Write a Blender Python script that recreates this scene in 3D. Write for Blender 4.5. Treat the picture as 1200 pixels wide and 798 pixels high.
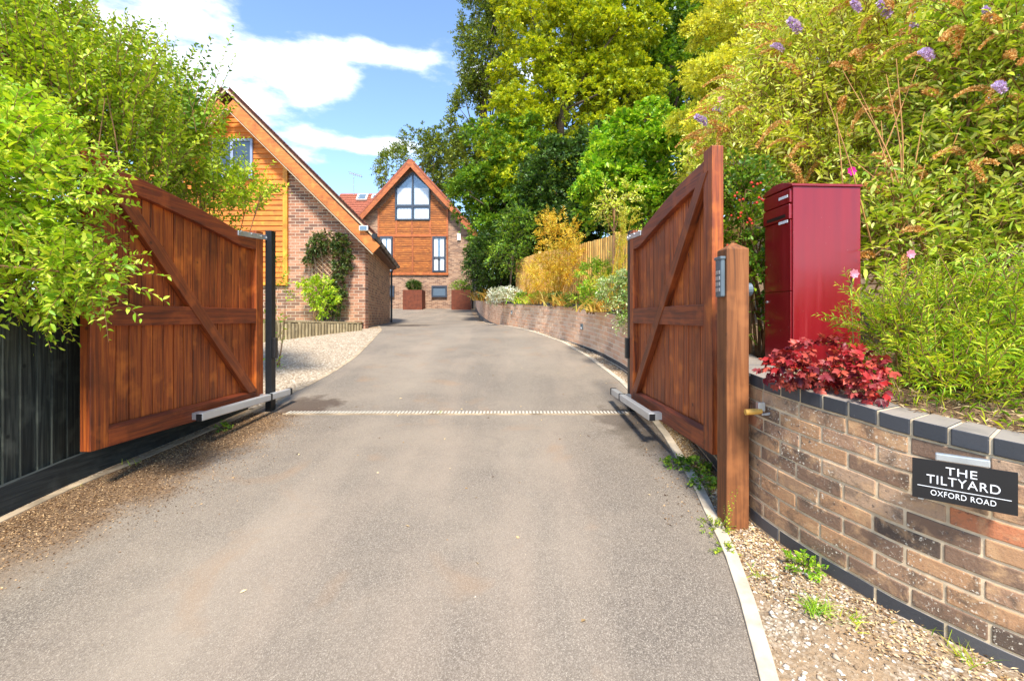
import bpy, bmesh, math, random
import numpy as np
from mathutils import Vector, Matrix

for o in list(bpy.data.objects):
    bpy.data.objects.remove(o)
S = bpy.context.scene
COL = S.collection
random.seed(7)
RNG = np.random.default_rng(11)
F = 550.0                                   # focal length in photo pixels (1200 wide)

# ------------------------------------------------------------------ camera, sky, sun
cam_d = bpy.data.cameras.new('camera'); cam = bpy.data.objects.new('camera', cam_d); COL.objects.link(cam)
cam_d.sensor_width = 36; cam_d.lens = 16.5; cam_d.shift_y = -0.0225
cam_d.clip_start = 0.05; cam_d.clip_end = 2000
cam.location = (0, 0, 0); cam.rotation_euler = (math.radians(90), 0, 0)
S.camera = cam

SUN_EL, SUN_AZ = math.radians(54), math.radians(177)      # azimuth clockwise from +Y
world = bpy.data.worlds.new("World"); S.world = world; world.use_nodes = True
wt = world.node_tree; wt.nodes.clear()
def wn(t, **k):
    n = wt.nodes.new(t)
    for a, b in k.items(): setattr(n, a, b)
    return n
def lk(a, b): wt.links.new(a, b)
out = wn('ShaderNodeOutputWorld'); bg = wn('ShaderNodeBackground'); bg.inputs[1].default_value = 0.13
sky = wn('ShaderNodeTexSky'); sky.sky_type = 'NISHITA'; sky.sun_disc = False
sky.sun_elevation = SUN_EL; sky.sun_rotation = SUN_AZ
sky.air_density = 1.0; sky.dust_density = 0.0; sky.ozone_density = 3.5
tc = wn('ShaderNodeTexCoord')
nz = wn('ShaderNodeTexNoise'); nz.inputs['Scale'].default_value = 5.5; nz.inputs['Detail'].default_value = 9; nz.inputs['Roughness'].default_value = .58
mp = wn('ShaderNodeMapping'); mp.inputs['Scale'].default_value = (1, 1, 2.6)
lk(tc.outputs['Generated'], mp.inputs[0]); lk(mp.outputs[0], nz.inputs['Vector'])
def dirv(px, py):
    v = Vector(((px-600)/F, 1, (372-py)/F)); v.normalize(); return v
acc = None
for (px, py, rx, ry) in [(350, 78, .19, .050), (440, 68, .17, .030), (215, 24, .13, .08), (235, 75, .14, .06), (420, 170, .15, .022), (350, 185, .08, .02), (560, 88, .05, .03), (60, 60, .3, .25), (900, 30, .5, .12)]:
    v = dirv(px, py)
    sb = wn('ShaderNodeVectorMath', operation='SUBTRACT'); lk(tc.outputs['Generated'], sb.inputs[0]); sb.inputs[1].default_value = v
    ml = wn('ShaderNodeVectorMath', operation='MULTIPLY'); lk(sb.outputs[0], ml.inputs[0]); ml.inputs[1].default_value = (1/rx, 1/.4, 1/ry)
    ln = wn('ShaderNodeVectorMath', operation='LENGTH'); lk(ml.outputs[0], ln.inputs[0])
    m = wn('ShaderNodeMath', operation='SUBTRACT'); m.inputs[0].default_value = 1.0; lk(ln.outputs['Value'], m.inputs[1])
    if acc is None: acc = m.outputs[0]
    else:
        mx = wn('ShaderNodeMath', operation='SMOOTH_MAX'); mx.inputs[2].default_value = .3; lk(acc, mx.inputs[0]); lk(m.outputs[0], mx.inputs[1]); acc = mx.outputs[0]
cl = wn('ShaderNodeMath', operation='MAXIMUM'); lk(acc, cl.inputs[0]); cl.inputs[1].default_value = -1.0
m1 = wn('ShaderNodeMath', operation='MULTIPLY_ADD'); lk(nz.outputs[0], m1.inputs[0]); m1.inputs[1].default_value = 2.6; m1.inputs[2].default_value = -1.60
m2 = wn('ShaderNodeMath', operation='MULTIPLY_ADD'); lk(cl.outputs[0], m2.inputs[0]); m2.inputs[1].default_value = .75; lk(m1.outputs[0], m2.inputs[2])
mr = wn('ShaderNodeMapRange'); mr.interpolation_type = 'SMOOTHSTEP'; lk(m2.outputs[0], mr.inputs['Value']); mr.inputs['From Min'].default_value = -.22; mr.inputs['From Max'].default_value = .42
mixc = wn('ShaderNodeMix', data_type='RGBA'); lk(mr.outputs[0], mixc.inputs['Factor']); lk(sky.outputs[0], mixc.inputs['A']); mixc.inputs['B'].default_value = (5.0, 5.2, 5.5, 1)
lk(mixc.outputs['Result'], bg.inputs[0]); lk(bg.outputs[0], out.inputs[0])

sd = bpy.data.lights.new('sun', 'SUN'); sun = bpy.data.objects.new('sun', sd); COL.objects.link(sun)
sd.energy = 3.1; sd.angle = math.radians(10); sd.color = (1, .95, .87)
sun.rotation_euler = (math.radians(90)-SUN_EL, 0, -SUN_AZ+math.pi)
sv = Vector((math.sin(SUN_AZ)*math.cos(SUN_EL), math.cos(SUN_AZ)*math.cos(SUN_EL), math.sin(SUN_EL)))
sun.rotation_euler = sv.to_track_quat('Z', 'Y').to_euler()
S.view_settings.view_transform = 'Standard'; S.view_settings.look = 'None'
S.view_settings.exposure = 1.42; S.view_settings.gamma = 1
S.cycles.max_bounces = 6; S.cycles.transparent_max_bounces = 6; S.cycles.use_denoising = True

# ------------------------------------------------------------------ materials
def mat(name):
    m = bpy.data.materials.new(name); m.use_nodes = True
    nt = m.node_tree; b = nt.nodes['Principled BSDF']
    return m, nt, b
def N(nt, t, **k):
    n = nt.nodes.new(t)
    for a, b in k.items(): setattr(n, a, b)
    return n
def ramp(nt, fac, stops, interp='LINEAR'):
    r = N(nt, 'ShaderNodeValToRGB'); r.color_ramp.interpolation = interp
    e = r.color_ramp.elements
    while len(e) < len(stops): e.new(.5)
    for el, (p, c) in zip(e, stops): el.position = p; el.color = (*c, 1) if len(c) == 3 else c
    nt.links.new(fac, r.inputs[0]); return r.outputs[0]
def noise(nt, vec, scale, detail=4, rough=.55, dist=0):
    n = N(nt, 'ShaderNodeTexNoise'); n.inputs['Scale'].default_value = scale; n.inputs['Detail'].default_value = detail
    n.inputs['Roughness'].default_value = rough; n.inputs['Distortion'].default_value = dist
    if vec is not None: nt.links.new(vec, n.inputs['Vector'])
    return n.outputs['Fac']
def mapped(nt, scale=(1, 1, 1), rot=(0, 0, 0), src='Object'):
    t = N(nt, 'ShaderNodeTexCoord'); m = N(nt, 'ShaderNodeMapping'); m.inputs['Scale'].default_value = scale; m.inputs['Rotation'].default_value = rot
    nt.links.new(t.outputs[src], m.inputs[0]); return m.outputs[0]
def mix(nt, fac, a, b, mode='MIX'):
    m = N(nt, 'ShaderNodeMix', data_type='RGBA', blend_type=mode)
    for sck, v in (('Factor', fac), ('A', a), ('B', b)):
        if hasattr(v, 'links') or isinstance(v, bpy.types.NodeSocket): nt.links.new(v, m.inputs[sck])
        elif sck == 'Factor': m.inputs[sck].default_value = v
        else: m.inputs[sck].default_value = (*v, 1)
    return m.outputs['Result']
def mrange(nt, v, a, b, c=0, d=1):
    m = N(nt, 'ShaderNodeMapRange'); nt.links.new(v, m.inputs[0])
    for i, x in zip((1, 2, 3, 4), (a, b, c, d)): m.inputs[i].default_value = x
    return m.outputs[0]
def bump(nt, b, h, strength=.3, dist=.01):
    n = N(nt, 'ShaderNodeBump'); n.inputs['Strength'].default_value = strength; n.inputs['Distance'].default_value = dist
    nt.links.new(h, n.inputs['Height']); nt.links.new(n.outputs[0], b.inputs['Normal'])
def plain(name, col, rough=.6, metal=0, var=.15, scale=12, bmp=0):
    m, nt, b = mat(name)
    v = mapped(nt); f = noise(nt, v, scale, 5)
    lo = tuple(c*(1-var) for c in col); hi = tuple(min(1, c*(1+var)) for c in col)
    nt.links.new(ramp(nt, f, [(.3, lo), (.7, hi)]), b.inputs['Base Color'])
    b.inputs['Roughness'].default_value = rough; b.inputs['Metallic'].default_value = metal
    if bmp: bump(nt, b, noise(nt, v, scale*4, 6), bmp, .005)
    return m
def wood(name, dark, mid, light, axis='z', scale=1.0, island=True, rough=.55, grain=60, roty=0):
    m, nt, b = mat(name)
    sc = {'z': (grain, grain, 2.2), 'x': (2.2, grain, grain), 'y': (grain, 2.2, grain)}[axis]
    sc = tuple(s*scale for s in sc)
    tcn = N(nt, 'ShaderNodeTexCoord'); g = N(nt, 'ShaderNodeNewGeometry')
    ad = N(nt, 'ShaderNodeVectorMath', operation='ADD'); nt.links.new(tcn.outputs['Object'], ad.inputs[0])
    cb = N(nt, 'ShaderNodeCombineXYZ'); mm = N(nt, 'ShaderNodeMath', operation='MULTIPLY'); mm.inputs[1].default_value = 13.0
    nt.links.new(g.outputs['Random Per Island'], mm.inputs[0])
    for i in range(3): nt.links.new(mm.outputs[0], cb.inputs[i])
    nt.links.new(cb.outputs[0], ad.inputs[1])
    pre = N(nt, 'ShaderNodeMapping'); pre.inputs['Rotation'].default_value = (0, roty, 0); nt.links.new(ad.outputs[0], pre.inputs[0])
    mpn = N(nt, 'ShaderNodeMapping'); mpn.inputs['Scale'].default_value = sc; nt.links.new(pre.outputs[0], mpn.inputs[0])
    gr = noise(nt, mpn.outputs[0], 1.0, 6, .6, .6)
    c1 = ramp(nt, gr, [(.28, dark), (.5, mid), (.74, light)])
    bl = noise(nt, ad.outputs[0], 3.2*scale, 5, .6)
    c2 = mix(nt, mrange(nt, bl, .5, .72, 0, .7), c1, tuple(x*.38 for x in mid))
    bl2 = noise(nt, ad.outputs[0], 5.5*scale, 3, .5)
    c2 = mix(nt, mrange(nt, bl2, .56, .72, 0, .5), c2, tuple(min(1, x*1.4) for x in light))
    kn = N(nt, 'ShaderNodeTexVoronoi'); kn.inputs['Scale'].default_value = 4.2*scale; nt.links.new(ad.outputs[0], kn.inputs['Vector'])
    c2 = mix(nt, mrange(nt, kn.outputs['Distance'], .075, .03, 0, .8), c2, tuple(x*.8 for x in dark))
    if island:
        hs = N(nt, 'ShaderNodeHueSaturation'); nt.links.new(c2, hs.inputs['Color'])
        nt.links.new(mrange(nt, g.outputs['Random Per Island'], 0, 1, .78, 1.2), hs.inputs['Value']); c2 = hs.outputs[0]
    nt.links.new(c2, b.inputs['Base Color']); b.inputs['Roughness'].default_value = rough
    bump(nt, b, gr, .25, .004)
    return m
def leafm(name, cols, trans=.45, rough=.45, tint=1.0):
    m, nt, b = mat(name)
    g = N(nt, 'ShaderNodeNewGeometry')
    n = len(cols); stops = [((i+.5)/n, c) for i, c in enumerate(cols)]
    c = ramp(nt, g.outputs['Random Per Island'], stops)
    t = N(nt, 'ShaderNodeTexCoord')
    v = noise(nt, t.outputs['Object'], 1.1, 3)
    hs = N(nt, 'ShaderNodeHueSaturation'); nt.links.new(c, hs.inputs['Color']); nt.links.new(mrange(nt, v, .3, .7, .88, 1.35), hs.inputs['Value'])
    c = hs.outputs[0]
    nt.links.new(c, b.inputs['Base Color']); b.inputs['Roughness'].default_value = rough
    b.inputs['Specular IOR Level'].default_value = .35
    tr = N(nt, 'ShaderNodeBsdfTranslucent')
    c3 = mix(nt, 1.0, c, (1.3, 1.2, .6), 'MULTIPLY'); nt.links.new(c3, tr.inputs[0])
    ms = N(nt, 'ShaderNodeMixShader'); ms.inputs[0].default_value = trans*.72
    nt.links.new(b.outputs[0], ms.inputs[1]); nt.links.new(tr.outputs[0], ms.inputs[2])
    nt.links.new(ms.outputs[0], nt.nodes['Material Output'].inputs[0])
    return m
def brickm(name, cols, mortar, bw=.225, rh=.075):      # uses UV in metres
    m, nt, b = mat(name)
    t = N(nt, 'ShaderNodeTexCoord')
    br = N(nt, 'ShaderNodeTexBrick'); br.inputs['Scale'].default_value = 1; br.inputs['Brick Width'].default_value = bw; br.inputs['Row Height'].default_value = rh
    br.inputs['Mortar Size'].default_value = .0055; br.inputs['Mortar Smooth'].default_value = .15; br.inputs['Bias'].default_value = 0
    br.inputs['Color1'].default_value = (0, 0, 0, 1); br.inputs['Color2'].default_value = (1, 1, 1, 1); br.inputs['Mortar'].default_value = (.5, .5, .5, 1)
    nt.links.new(t.outputs['UV'], br.inputs['Vector'])
    n = len(cols); c = ramp(nt, br.outputs['Color'], [((i+.5)/n, k) for i, k in enumerate(cols)])
    nn = noise(nt, t.outputs['UV'], 28, 5); c = mix(nt, mrange(nt, nn, .4, .7, 0, .45), c, tuple(x*.55 for x in cols[0]))
    big = noise(nt, t.outputs['UV'], .7, 4); c = mix(nt, mrange(nt, big, .45, .7, 0, .3), c, tuple(x*.7 for x in cols[-1]))
    mo = mix(nt, noise(nt, t.outputs['UV'], 9, 3), mortar, tuple(x*.7 for x in mortar))
    c = mix(nt, br.outputs['Fac'], c, mo)
    nt.links.new(c, b.inputs['Base Color']); b.inputs['Roughness'].default_value = .85
    inv = N(nt, 'ShaderNodeMath', operation='SUBTRACT'); inv.inputs[0].default_value = 1; nt.links.new(br.outputs['Fac'], inv.inputs[1])
    bump(nt, b, inv.outputs[0], .6, .006)
    return m

M = {}
M['gate'] = wood('gate_wood', (.055, .012, .004), (.31, .058, .008), (.54, .14, .016), 'z')
M['gate_h'] = wood('gate_wood_rail', (.05, .011, .005), (.22, .038, .008), (.38, .08, .013), 'x')
M['gate_d'] = wood('gate_wood_brace', (.06, .013, .005), (.225, .045, .009), (.38, .088, .015), 'x', roty=math.radians(47.5))
M['post'] = wood('post_wood', (.10, .034, .010), (.22, .072, .018), (.30, .11, .032), 'z', island=False, rough=.8, grain=45)
M['dark_fence'] = wood('black_fence_wood', (.008, .009, .007), (.034, .038, .029), (.11, .115, .085), 'z', rough=.85)
M['light_fence'] = wood('light_fence_wood', (.50, .25, .05), (.72, .42, .11), (.80, .54, .20), 'z', rough=.8)
M['sleeper'] = wood('sleeper_wood', (.14, .10, .05), (.30, .23, .12), (.42, .34, .20), 'z', rough=.85)
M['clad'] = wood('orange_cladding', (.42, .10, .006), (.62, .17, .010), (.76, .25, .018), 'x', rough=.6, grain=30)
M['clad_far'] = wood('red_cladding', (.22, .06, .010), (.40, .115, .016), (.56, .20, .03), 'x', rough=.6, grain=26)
M['trim'] = wood('orange_trim', (.56, .19, .012), (.72, .27, .018), (.80, .34, .03), 'z', rough=.55, grain=20)
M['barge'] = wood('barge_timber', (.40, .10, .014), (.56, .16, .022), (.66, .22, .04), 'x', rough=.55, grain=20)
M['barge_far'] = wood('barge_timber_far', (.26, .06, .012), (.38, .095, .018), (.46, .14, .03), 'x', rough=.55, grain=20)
M['blackmetal'] = plain('black_steel', (.015, .017, .02), .45, .4)
M['blackplastic'] = plain('black_plastic', (.012, .012, .013), .4)
M['galv'] = plain('galvanised_steel', (.52, .54, .55), .38, .7, .2, 9)
M['alu'] = plain('aluminium', (.62, .63, .62), .36, .55, .08, 5)
M['red'] = plain('red_paint', (.23, .004, .010), .30, 0, .10, 7, .03)
def redpaint():
    m, nt, b = mat('red_enamel'); v = mapped(nt, (14, 14, .8)); f = noise(nt, v, 1.5, 6, .6); v2 = mapped(nt)
    c = ramp(nt, f, [(.3, (.20, .004, .009)), (.62, (.25, .006, .012)), (.85, (.30, .025, .028))])
    c = mix(nt, mrange(nt, noise(nt, v2, 75, 2), .74, .77, 0, .7), c, (.5, .35, .3))
    nt.links.new(c, b.inputs['Base Color']); nt.links.new(mrange(nt, f, .3, .8, .28, .5), b.inputs['Roughness']); b.inputs['Coat Weight'].default_value = .3; b.inputs['Coat Roughness'].default_value = .15
    bump(nt, b, noise(nt, v2, 6, 2), .12, .01); return m
M['red'] = redpaint()
M['white'] = plain('white_paint', (.78, .78, .76), .5, 0, .03)
M['greyplastic'] = plain('grey_plastic', (.10, .13, .15), .45)
M['bluegrey'] = plain('blue_grey_frame', (.25, .29, .42), .45)
M['anthracite'] = plain('anthracite_frame', (.045, .055, .075), .4)
M['tile'] = plain('brown_roof_tile', (.13, .045, .025), .85, 0, .5, 25, .3)
M['redtile'] = plain('red_roof_tile', (.30, .085, .045), .85, 0, .4, 8, .3)
M['mortar'] = plain('mortar', (.62, .48, .31), .9, 0, .28, 14, .4)
M['concrete'] = plain('concrete_edging', (.52, .43, .31), .9, 0, .25, 10, .4)
M['corten'] = plain('rusted_steel', (.15, .035, .012), .8, 0, .35, 6, .2)
M['soffit'] = plain('soffit_board', (.14, .07, .04), .7)
M['cream'] = plain('cream_render', (.50, .38, .25), .8)
M['bark'] = plain('bark', (.10, .07, .045), .9, 0, .4, 14, .5)
M['twig'] = plain('twig_bark', (.26, .13, .05), .8, 0, .3, 10)
M['cane'] = plain('cane_bark', (.42, .20, .06), .75, 0, .3, 10)
M['twiggreen'] = plain('green_stem', (.18, .20, .05), .7, 0, .3, 10)
M['curtain'] = plain('curtain', (.80, .81, .82), .9, 0, .05)
M['signblack'] = plain('sign_black', (.010, .010, .012), .35, 0, .1)
M['lettering'] = plain('sign_lettering', (.80, .80, .80), .5, 0, .02)
M['orangegrip'] = plain('ochre_grip', (.62, .33, .06), .6)
M['terracotta'] = plain('terracotta', (.45, .16, .07), .85)
M['wallbrick_house'] = brickm('house_brick', [(.18, .085, .055), (.32, .135, .075), (.45, .19, .10), (.52, .25, .15)], (.68, .54, .40))
M['brick_side'] = brickm('house_brick_side', [(.26, .12, .06), (.40, .175, .085), (.50, .23, .11), (.56, .29, .14)], (.62, .50, .34))
M['brick_far'] = brickm('far_house_brick', [(.21, .11, .07), (.32, .17, .10), (.41, .225, .13), (.47, .28, .17)], (.54, .42, .30))

def glassm(name, col, rough=.06):
    m, nt, b = mat(name); b.inputs['Base Color'].default_value = (*col, 1); b.inputs['Roughness'].default_value = rough
    b.inputs['Specular IOR Level'].default_value = .9; b.inputs['Coat Weight'].default_value = .6; b.inputs['Coat Roughness'].default_value = .03
    return m
M['glass_dark'] = glassm('dark_glass', (.03, .04, .05))
M['glass_grey'] = glassm('grey_glass', (.12, .17, .22))
def clearglass():
    m, nt, b = mat('window_glass')
    tr = N(nt, 'ShaderNodeBsdfTransparent'); tr.inputs[0].default_value = (.975, .98, .985, 1); gl = N(nt, 'ShaderNodeBsdfGlossy'); gl.inputs[1].default_value = .03
    ms = N(nt, 'ShaderNodeMixShader'); ms.inputs[0].default_value = .07; nt.links.new(tr.outputs[0], ms.inputs[1]); nt.links.new(gl.outputs[0], ms.inputs[2])
    nt.links.new(ms.outputs[0], nt.nodes['Material Output'].inputs[0]); return m
M['glass_clear'] = clearglass()

def asphaltm():
    m, nt, b = mat('asphalt')
    v = mapped(nt)
    sp = N(nt, 'ShaderNodeTexVoronoi'); sp.inputs['Scale'].default_value = 230; nt.links.new(v, sp.inputs['Vector'])
    c = ramp(nt, sp.outputs['Color'], [(.15, (.11, .086, .062)), (.5, (.215, .175, .13)), (.75, (.295, .243, .182)), (.95, (.45, .385, .295))])
    c = mix(nt, mrange(nt, sp.outputs['Distance'], .3, .7, 0, .55), c, (.10, .078, .06))
    sp2 = N(nt, 'ShaderNodeTexVoronoi'); sp2.inputs['Scale'].default_value = 38; nt.links.new(v, sp2.inputs['Vector'])
    c = mix(nt, mrange(nt, sp2.outputs['Distance'], .08, .03, 0, .35), c, (.42, .38, .32))
    big = noise(nt, v, .9, 6, .62); c = mix(nt, mrange(nt, big, .38, .66, 0, .55), c, (.31, .245, .175))
    big2 = noise(nt, v, 2.3, 6, .65, 1.2); c = mix(nt, mrange(nt, big2, .58, .75, 0, .5), c, (.15, .118, .09))
    st = noise(nt, mapped(nt, (1.5, .25, 1)), 1.2, 5); c = mix(nt, mrange(nt, st, .5, .75, 0, .35), c, (.38, .285, .20))
    tb = noise(nt, v, 1.7, 4, .5, .5); c = mix(nt, mrange(nt, tb, .60, .70, 0, .3), c, (.30, .17, .08))
    for tx_ in (-1.35, .12):
        sxx = N(nt, 'ShaderNodeSeparateXYZ'); nt.links.new(v, sxx.inputs[0]); dd_ = N(nt, 'ShaderNodeMath', operation='MULTIPLY_ADD'); nt.links.new(noise(nt, v, .5, 3), dd_.inputs[0]); dd_.inputs[1].default_value = .5; nt.links.new(sxx.outputs[0], dd_.inputs[2])
        ab = N(nt, 'ShaderNodeMath', operation='SUBTRACT'); nt.links.new(dd_.outputs[0], ab.inputs[0]); ab.inputs[1].default_value = tx_+.25; ab2 = N(nt, 'ShaderNodeMath', operation='ABSOLUTE'); nt.links.new(ab.outputs[0], ab2.inputs[0])
        c = mix(nt, mrange(nt, ab2.outputs[0], .34, .05, 0, .12), c, (.38, .31, .225))
    # brown silt washed along the left edge of the drive
    sx = N(nt, 'ShaderNodeSeparateXYZ'); nt.links.new(v, sx.inputs[0])
    e = N(nt, 'ShaderNodeMath', operation='MULTIPLY_ADD'); nt.links.new(sx.outputs[1], e.inputs[0]); e.inputs[1].default_value = -.08; nt.links.new(sx.outputs[0], e.inputs[2])
    n2 = noise(nt, v, 3.5, 7, .65); e2 = N(nt, 'ShaderNodeMath', operation='MULTIPLY_ADD'); nt.links.new(n2, e2.inputs[0]); e2.inputs[1].default_value = .75; nt.links.new(e.outputs[0], e2.inputs[2])
    f1 = mrange(nt, e2.outputs[0], -1.95, -2.25); f2 = mrange(nt, sx.outputs[1], 5.0, 4.5)
    mu = N(nt, 'ShaderNodeMath', operation='MULTIPLY'); nt.links.new(f1, mu.inputs[0]); nt.links.new(f2, mu.inputs[1])
    f3 = mrange(nt, sx.outputs[1], 1.3, 2.6); mu2 = N(nt, 'ShaderNodeMath', operation='MULTIPLY'); nt.links.new(mu.outputs[0], mu2.inputs[0]); nt.links.new(f3, mu2.inputs[1])
    dirt = ramp(nt, noise(nt, v, 70, 8, .8), [(.38, (.04, .02, .009)), (.5, (.13, .07, .028)), (.64, (.36, .22, .105))])
    c = mix(nt, mrange(nt, mu2.outputs[0], 0, 1, 0, .92), c, dirt)
    # dark damp soil patch by the house corner and around the drain ends
    for (x, y, r, k, colr) in [(-2.9, 13.4, .75, .85, (.045, .028, .018)), (-2.2, 5.0, .35, .8, (.06, .035, .02)), (1.1, 4.6, .35, .6, (.06, .04, .025)), (1.1, 4.0, .3, .55, (.07, .05, .03))]:
        sb = N(nt, 'ShaderNodeVectorMath', operation='SUBTRACT'); nt.links.new(v, sb.inputs[0]); sb.inputs[1].default_value = (x, y, 0)
        ml = N(nt, 'ShaderNodeVectorMath', operation='MULTIPLY'); nt.links.new(sb.outputs[0], ml.inputs[0]); ml.inputs[1].default_value = (1/r, .8/r, 0)
        l = N(nt, 'ShaderNodeVectorMath', operation='LENGTH'); nt.links.new(ml.outputs[0], l.inputs[0])
        q = N(nt, 'ShaderNodeMath', operation='ADD'); nt.links.new(l.outputs['Value'], q.inputs[0]); nt.links.new(mrange(nt, n2, .3, .7, -.5, .5), q.inputs[1])
        c = mix(nt, mrange(nt, q.outputs[0], 1.0, .6, 0, k), c, colr)
    nt.links.new(c, b.inputs['Base Color']); b.inputs['Roughness'].default_value = .9
    bump(nt, b, sp.outputs['Distance'], .5, .003)
    return m
M['asphalt'] = asphaltm()
def gravelm(name, cols, scale=60, soil=None, k=.5):
    m, nt, b = mat(name); v = mapped(nt)
    sp = N(nt, 'ShaderNodeTexVoronoi'); sp.inputs['Scale'].default_value = scale; nt.links.new(v, sp.inputs['Vector'])
    n = len(cols); c = ramp(nt, sp.outputs['Color'], [((i+.5)/n, q) for i, q in enumerate(cols)])
    c = mix(nt, mrange(nt, sp.outputs['Distance'], .35, .7, 0, .55), c, tuple(x*.45 for x in cols[0]))
    if soil:
        f = noise(nt, v, 3.0, 6, .65); c2 = ramp(nt, noise(nt, v, 70, 6, .7), [(.3, tuple(x*.5 for x in soil)), (.7, tuple(min(1, x*1.3) for x in soil))])
        c = mix(nt, mrange(nt, f, .5-.15*k, .5+.12*k), c, c2)
    nt.links.new(c, b.inputs['Base Color']); b.inputs['Roughness'].default_value = .95
    bump(nt, b, noise(nt, v, 90, 8, .7), .8, .008)
    return m
M['gravel'] = gravelm('pale_gravel', [(.26, .18, .11), (.42, .32, .21), (.54, .43, .30), (.64, .54, .40)], 42)
M['verge'] = gravelm('stony_soil', [(.20, .13, .075), (.34, .24, .14), (.46, .36, .24), (.60, .52, .40)], 75, (.36, .235, .125), 1)
M['soil'] = gravelm('mulch', [(.06, .035, .02), (.14, .08, .04), (.28, .17, .08), (.40, .28, .14)], 60, (.16, .09, .045), 1)
M['field'] = gravelm('rough_grass', [(.05, .09, .02), (.09, .14, .03), (.14, .2, .04)], 30, (.10, .12, .03), 1)

def nearbrick():
    m, nt, b = mat('weathered_brick'); g = N(nt, 'ShaderNodeNewGeometry'); v = mapped(nt)
    c = ramp(nt, g.outputs['Random Per Island'], [(0, (.10, .068, .048)), (.14, (.22, .13, .08)), (.30, (.34, .20, .115)), (.46, (.44, .24, .12)), (.60, (.52, .19, .085)), (.72, (.40, .23, .135)), (.86, (.45, .29, .18))], 'CONSTANT')
    f = noise(nt, v, 9, 6, .65, .4); c = mix(nt, mrange(nt, f, .50, .64, 0, .8), c, (.11, .075, .05))
    f = noise(nt, v, 11, 5, .6, .5); c = mix(nt, mrange(nt, f, .5, .66, 0, .75), c, (.60, .36, .18))
    f = noise(nt, v, 160, 4, .6); c = mix(nt, mrange(nt, f, .5, .75, 0, .4), c, (.2, .13, .09))
    big = noise(nt, v, 4.5, 4, .6); spk = noise(nt, v, 95, 5, .65)
    mu = N(nt, 'ShaderNodeMath', operation='MULTIPLY'); nt.links.new(mrange(nt, spk, .585, .64), mu.inputs[0]); nt.links.new(mrange(nt, big, .48, .58), mu.inputs[1])
    c = mix(nt, mu.outputs[0], c, (.74, .66, .52))
    spk = noise(nt, v, 42, 5, .6); big = noise(nt, v, 5.5, 3)
    mu = N(nt, 'ShaderNodeMath', operation='MULTIPLY'); nt.links.new(mrange(nt, spk, .60, .66, 0, .85), mu.inputs[0]); nt.links.new(mrange(nt, big, .52, .42), mu.inputs[1])
    c = mix(nt, mu.outputs[0], c, (.09, .07, .055))
    nt.links.new(c, b.inputs['Base Color']); b.inputs['Roughness'].default_value = .88
    bump(nt, b, noise(nt, v, 60, 8, .7), .7, .006)
    return m
M['nearbrick'] = nearbrick()
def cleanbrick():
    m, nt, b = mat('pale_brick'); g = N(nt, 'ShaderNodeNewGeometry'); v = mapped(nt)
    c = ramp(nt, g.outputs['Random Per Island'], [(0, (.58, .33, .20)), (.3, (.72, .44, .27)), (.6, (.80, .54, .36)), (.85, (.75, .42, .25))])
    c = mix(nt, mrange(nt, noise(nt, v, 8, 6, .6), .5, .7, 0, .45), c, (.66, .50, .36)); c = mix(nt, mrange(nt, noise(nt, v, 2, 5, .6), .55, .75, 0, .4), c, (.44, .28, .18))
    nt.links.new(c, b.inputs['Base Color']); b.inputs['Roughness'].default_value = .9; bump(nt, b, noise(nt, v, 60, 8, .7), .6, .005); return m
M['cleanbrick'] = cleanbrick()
def bluebrick():
    m, nt, b = mat('blue_engineering_brick'); g = N(nt, 'ShaderNodeNewGeometry'); v = mapped(nt)
    c = ramp(nt, g.outputs['Random Per Island'], [(.1, (.036, .038, .043)), (.5, (.055, .056, .062)), (.9, (.078, .076, .080))])
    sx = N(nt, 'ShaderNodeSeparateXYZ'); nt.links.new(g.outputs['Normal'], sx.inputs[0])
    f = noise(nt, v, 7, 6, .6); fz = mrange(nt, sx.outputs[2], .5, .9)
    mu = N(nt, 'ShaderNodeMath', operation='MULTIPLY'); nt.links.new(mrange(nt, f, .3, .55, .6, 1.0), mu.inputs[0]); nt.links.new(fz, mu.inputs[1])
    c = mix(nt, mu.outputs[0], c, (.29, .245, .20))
    c = mix(nt, mrange(nt, noise(nt, v, 110, 3), .7, .78, 0, .6), c, (.4, .36, .3))
    nt.links.new(c, b.inputs['Base Color']); b.inputs['Roughness'].default_value = .6
    bump(nt, b, noise(nt, v, 90, 6), .3, .003)
    return m
M['bluebrick'] = bluebrick()

# leaf colour sets
M['lf_yellow'] = leafm('leaf_yellow_green', [(.16, .25, .012), (.26, .36, .018), (.36, .44, .022), (.46, .50, .03)])
M['lf_bush'] = leafm('leaf_fresh_green', [(.16, .27, .012), (.26, .38, .016), (.36, .48, .02), (.46, .54, .03)])
M['lf_nearbush'] = leafm('leaf_lime', [(.20, .36, .015), (.32, .50, .02), (.44, .58, .03), (.54, .60, .06)])
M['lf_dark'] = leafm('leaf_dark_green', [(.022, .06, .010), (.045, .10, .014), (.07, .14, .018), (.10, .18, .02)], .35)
M['lf_mid'] = leafm('leaf_mid_green', [(.07, .16, .012), (.11, .23, .016), (.17, .30, .018), (.25, .36, .02)], .4)
M['lf_olive'] = leafm('leaf_olive', [(.07, .12, .014), (.12, .18, .018), (.18, .24, .02), (.26, .31, .025)], .35)
M['lf_treeyel'] = leafm('leaf_oak_yellow', [(.20, .28, .010), (.32, .40, .012), (.44, .48, .014), (.54, .54, .02)], .42)
M['lf_gold'] = leafm('leaf_gold', [(.46, .46, .03), (.60, .58, .05), (.70, .66, .10), (.54, .58, .05)], .45)
M['lf_maple'] = leafm('leaf_bright_green', [(.12, .29, .014), (.20, .40, .018), (.30, .48, .02), (.42, .54, .04)], .45)
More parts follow.
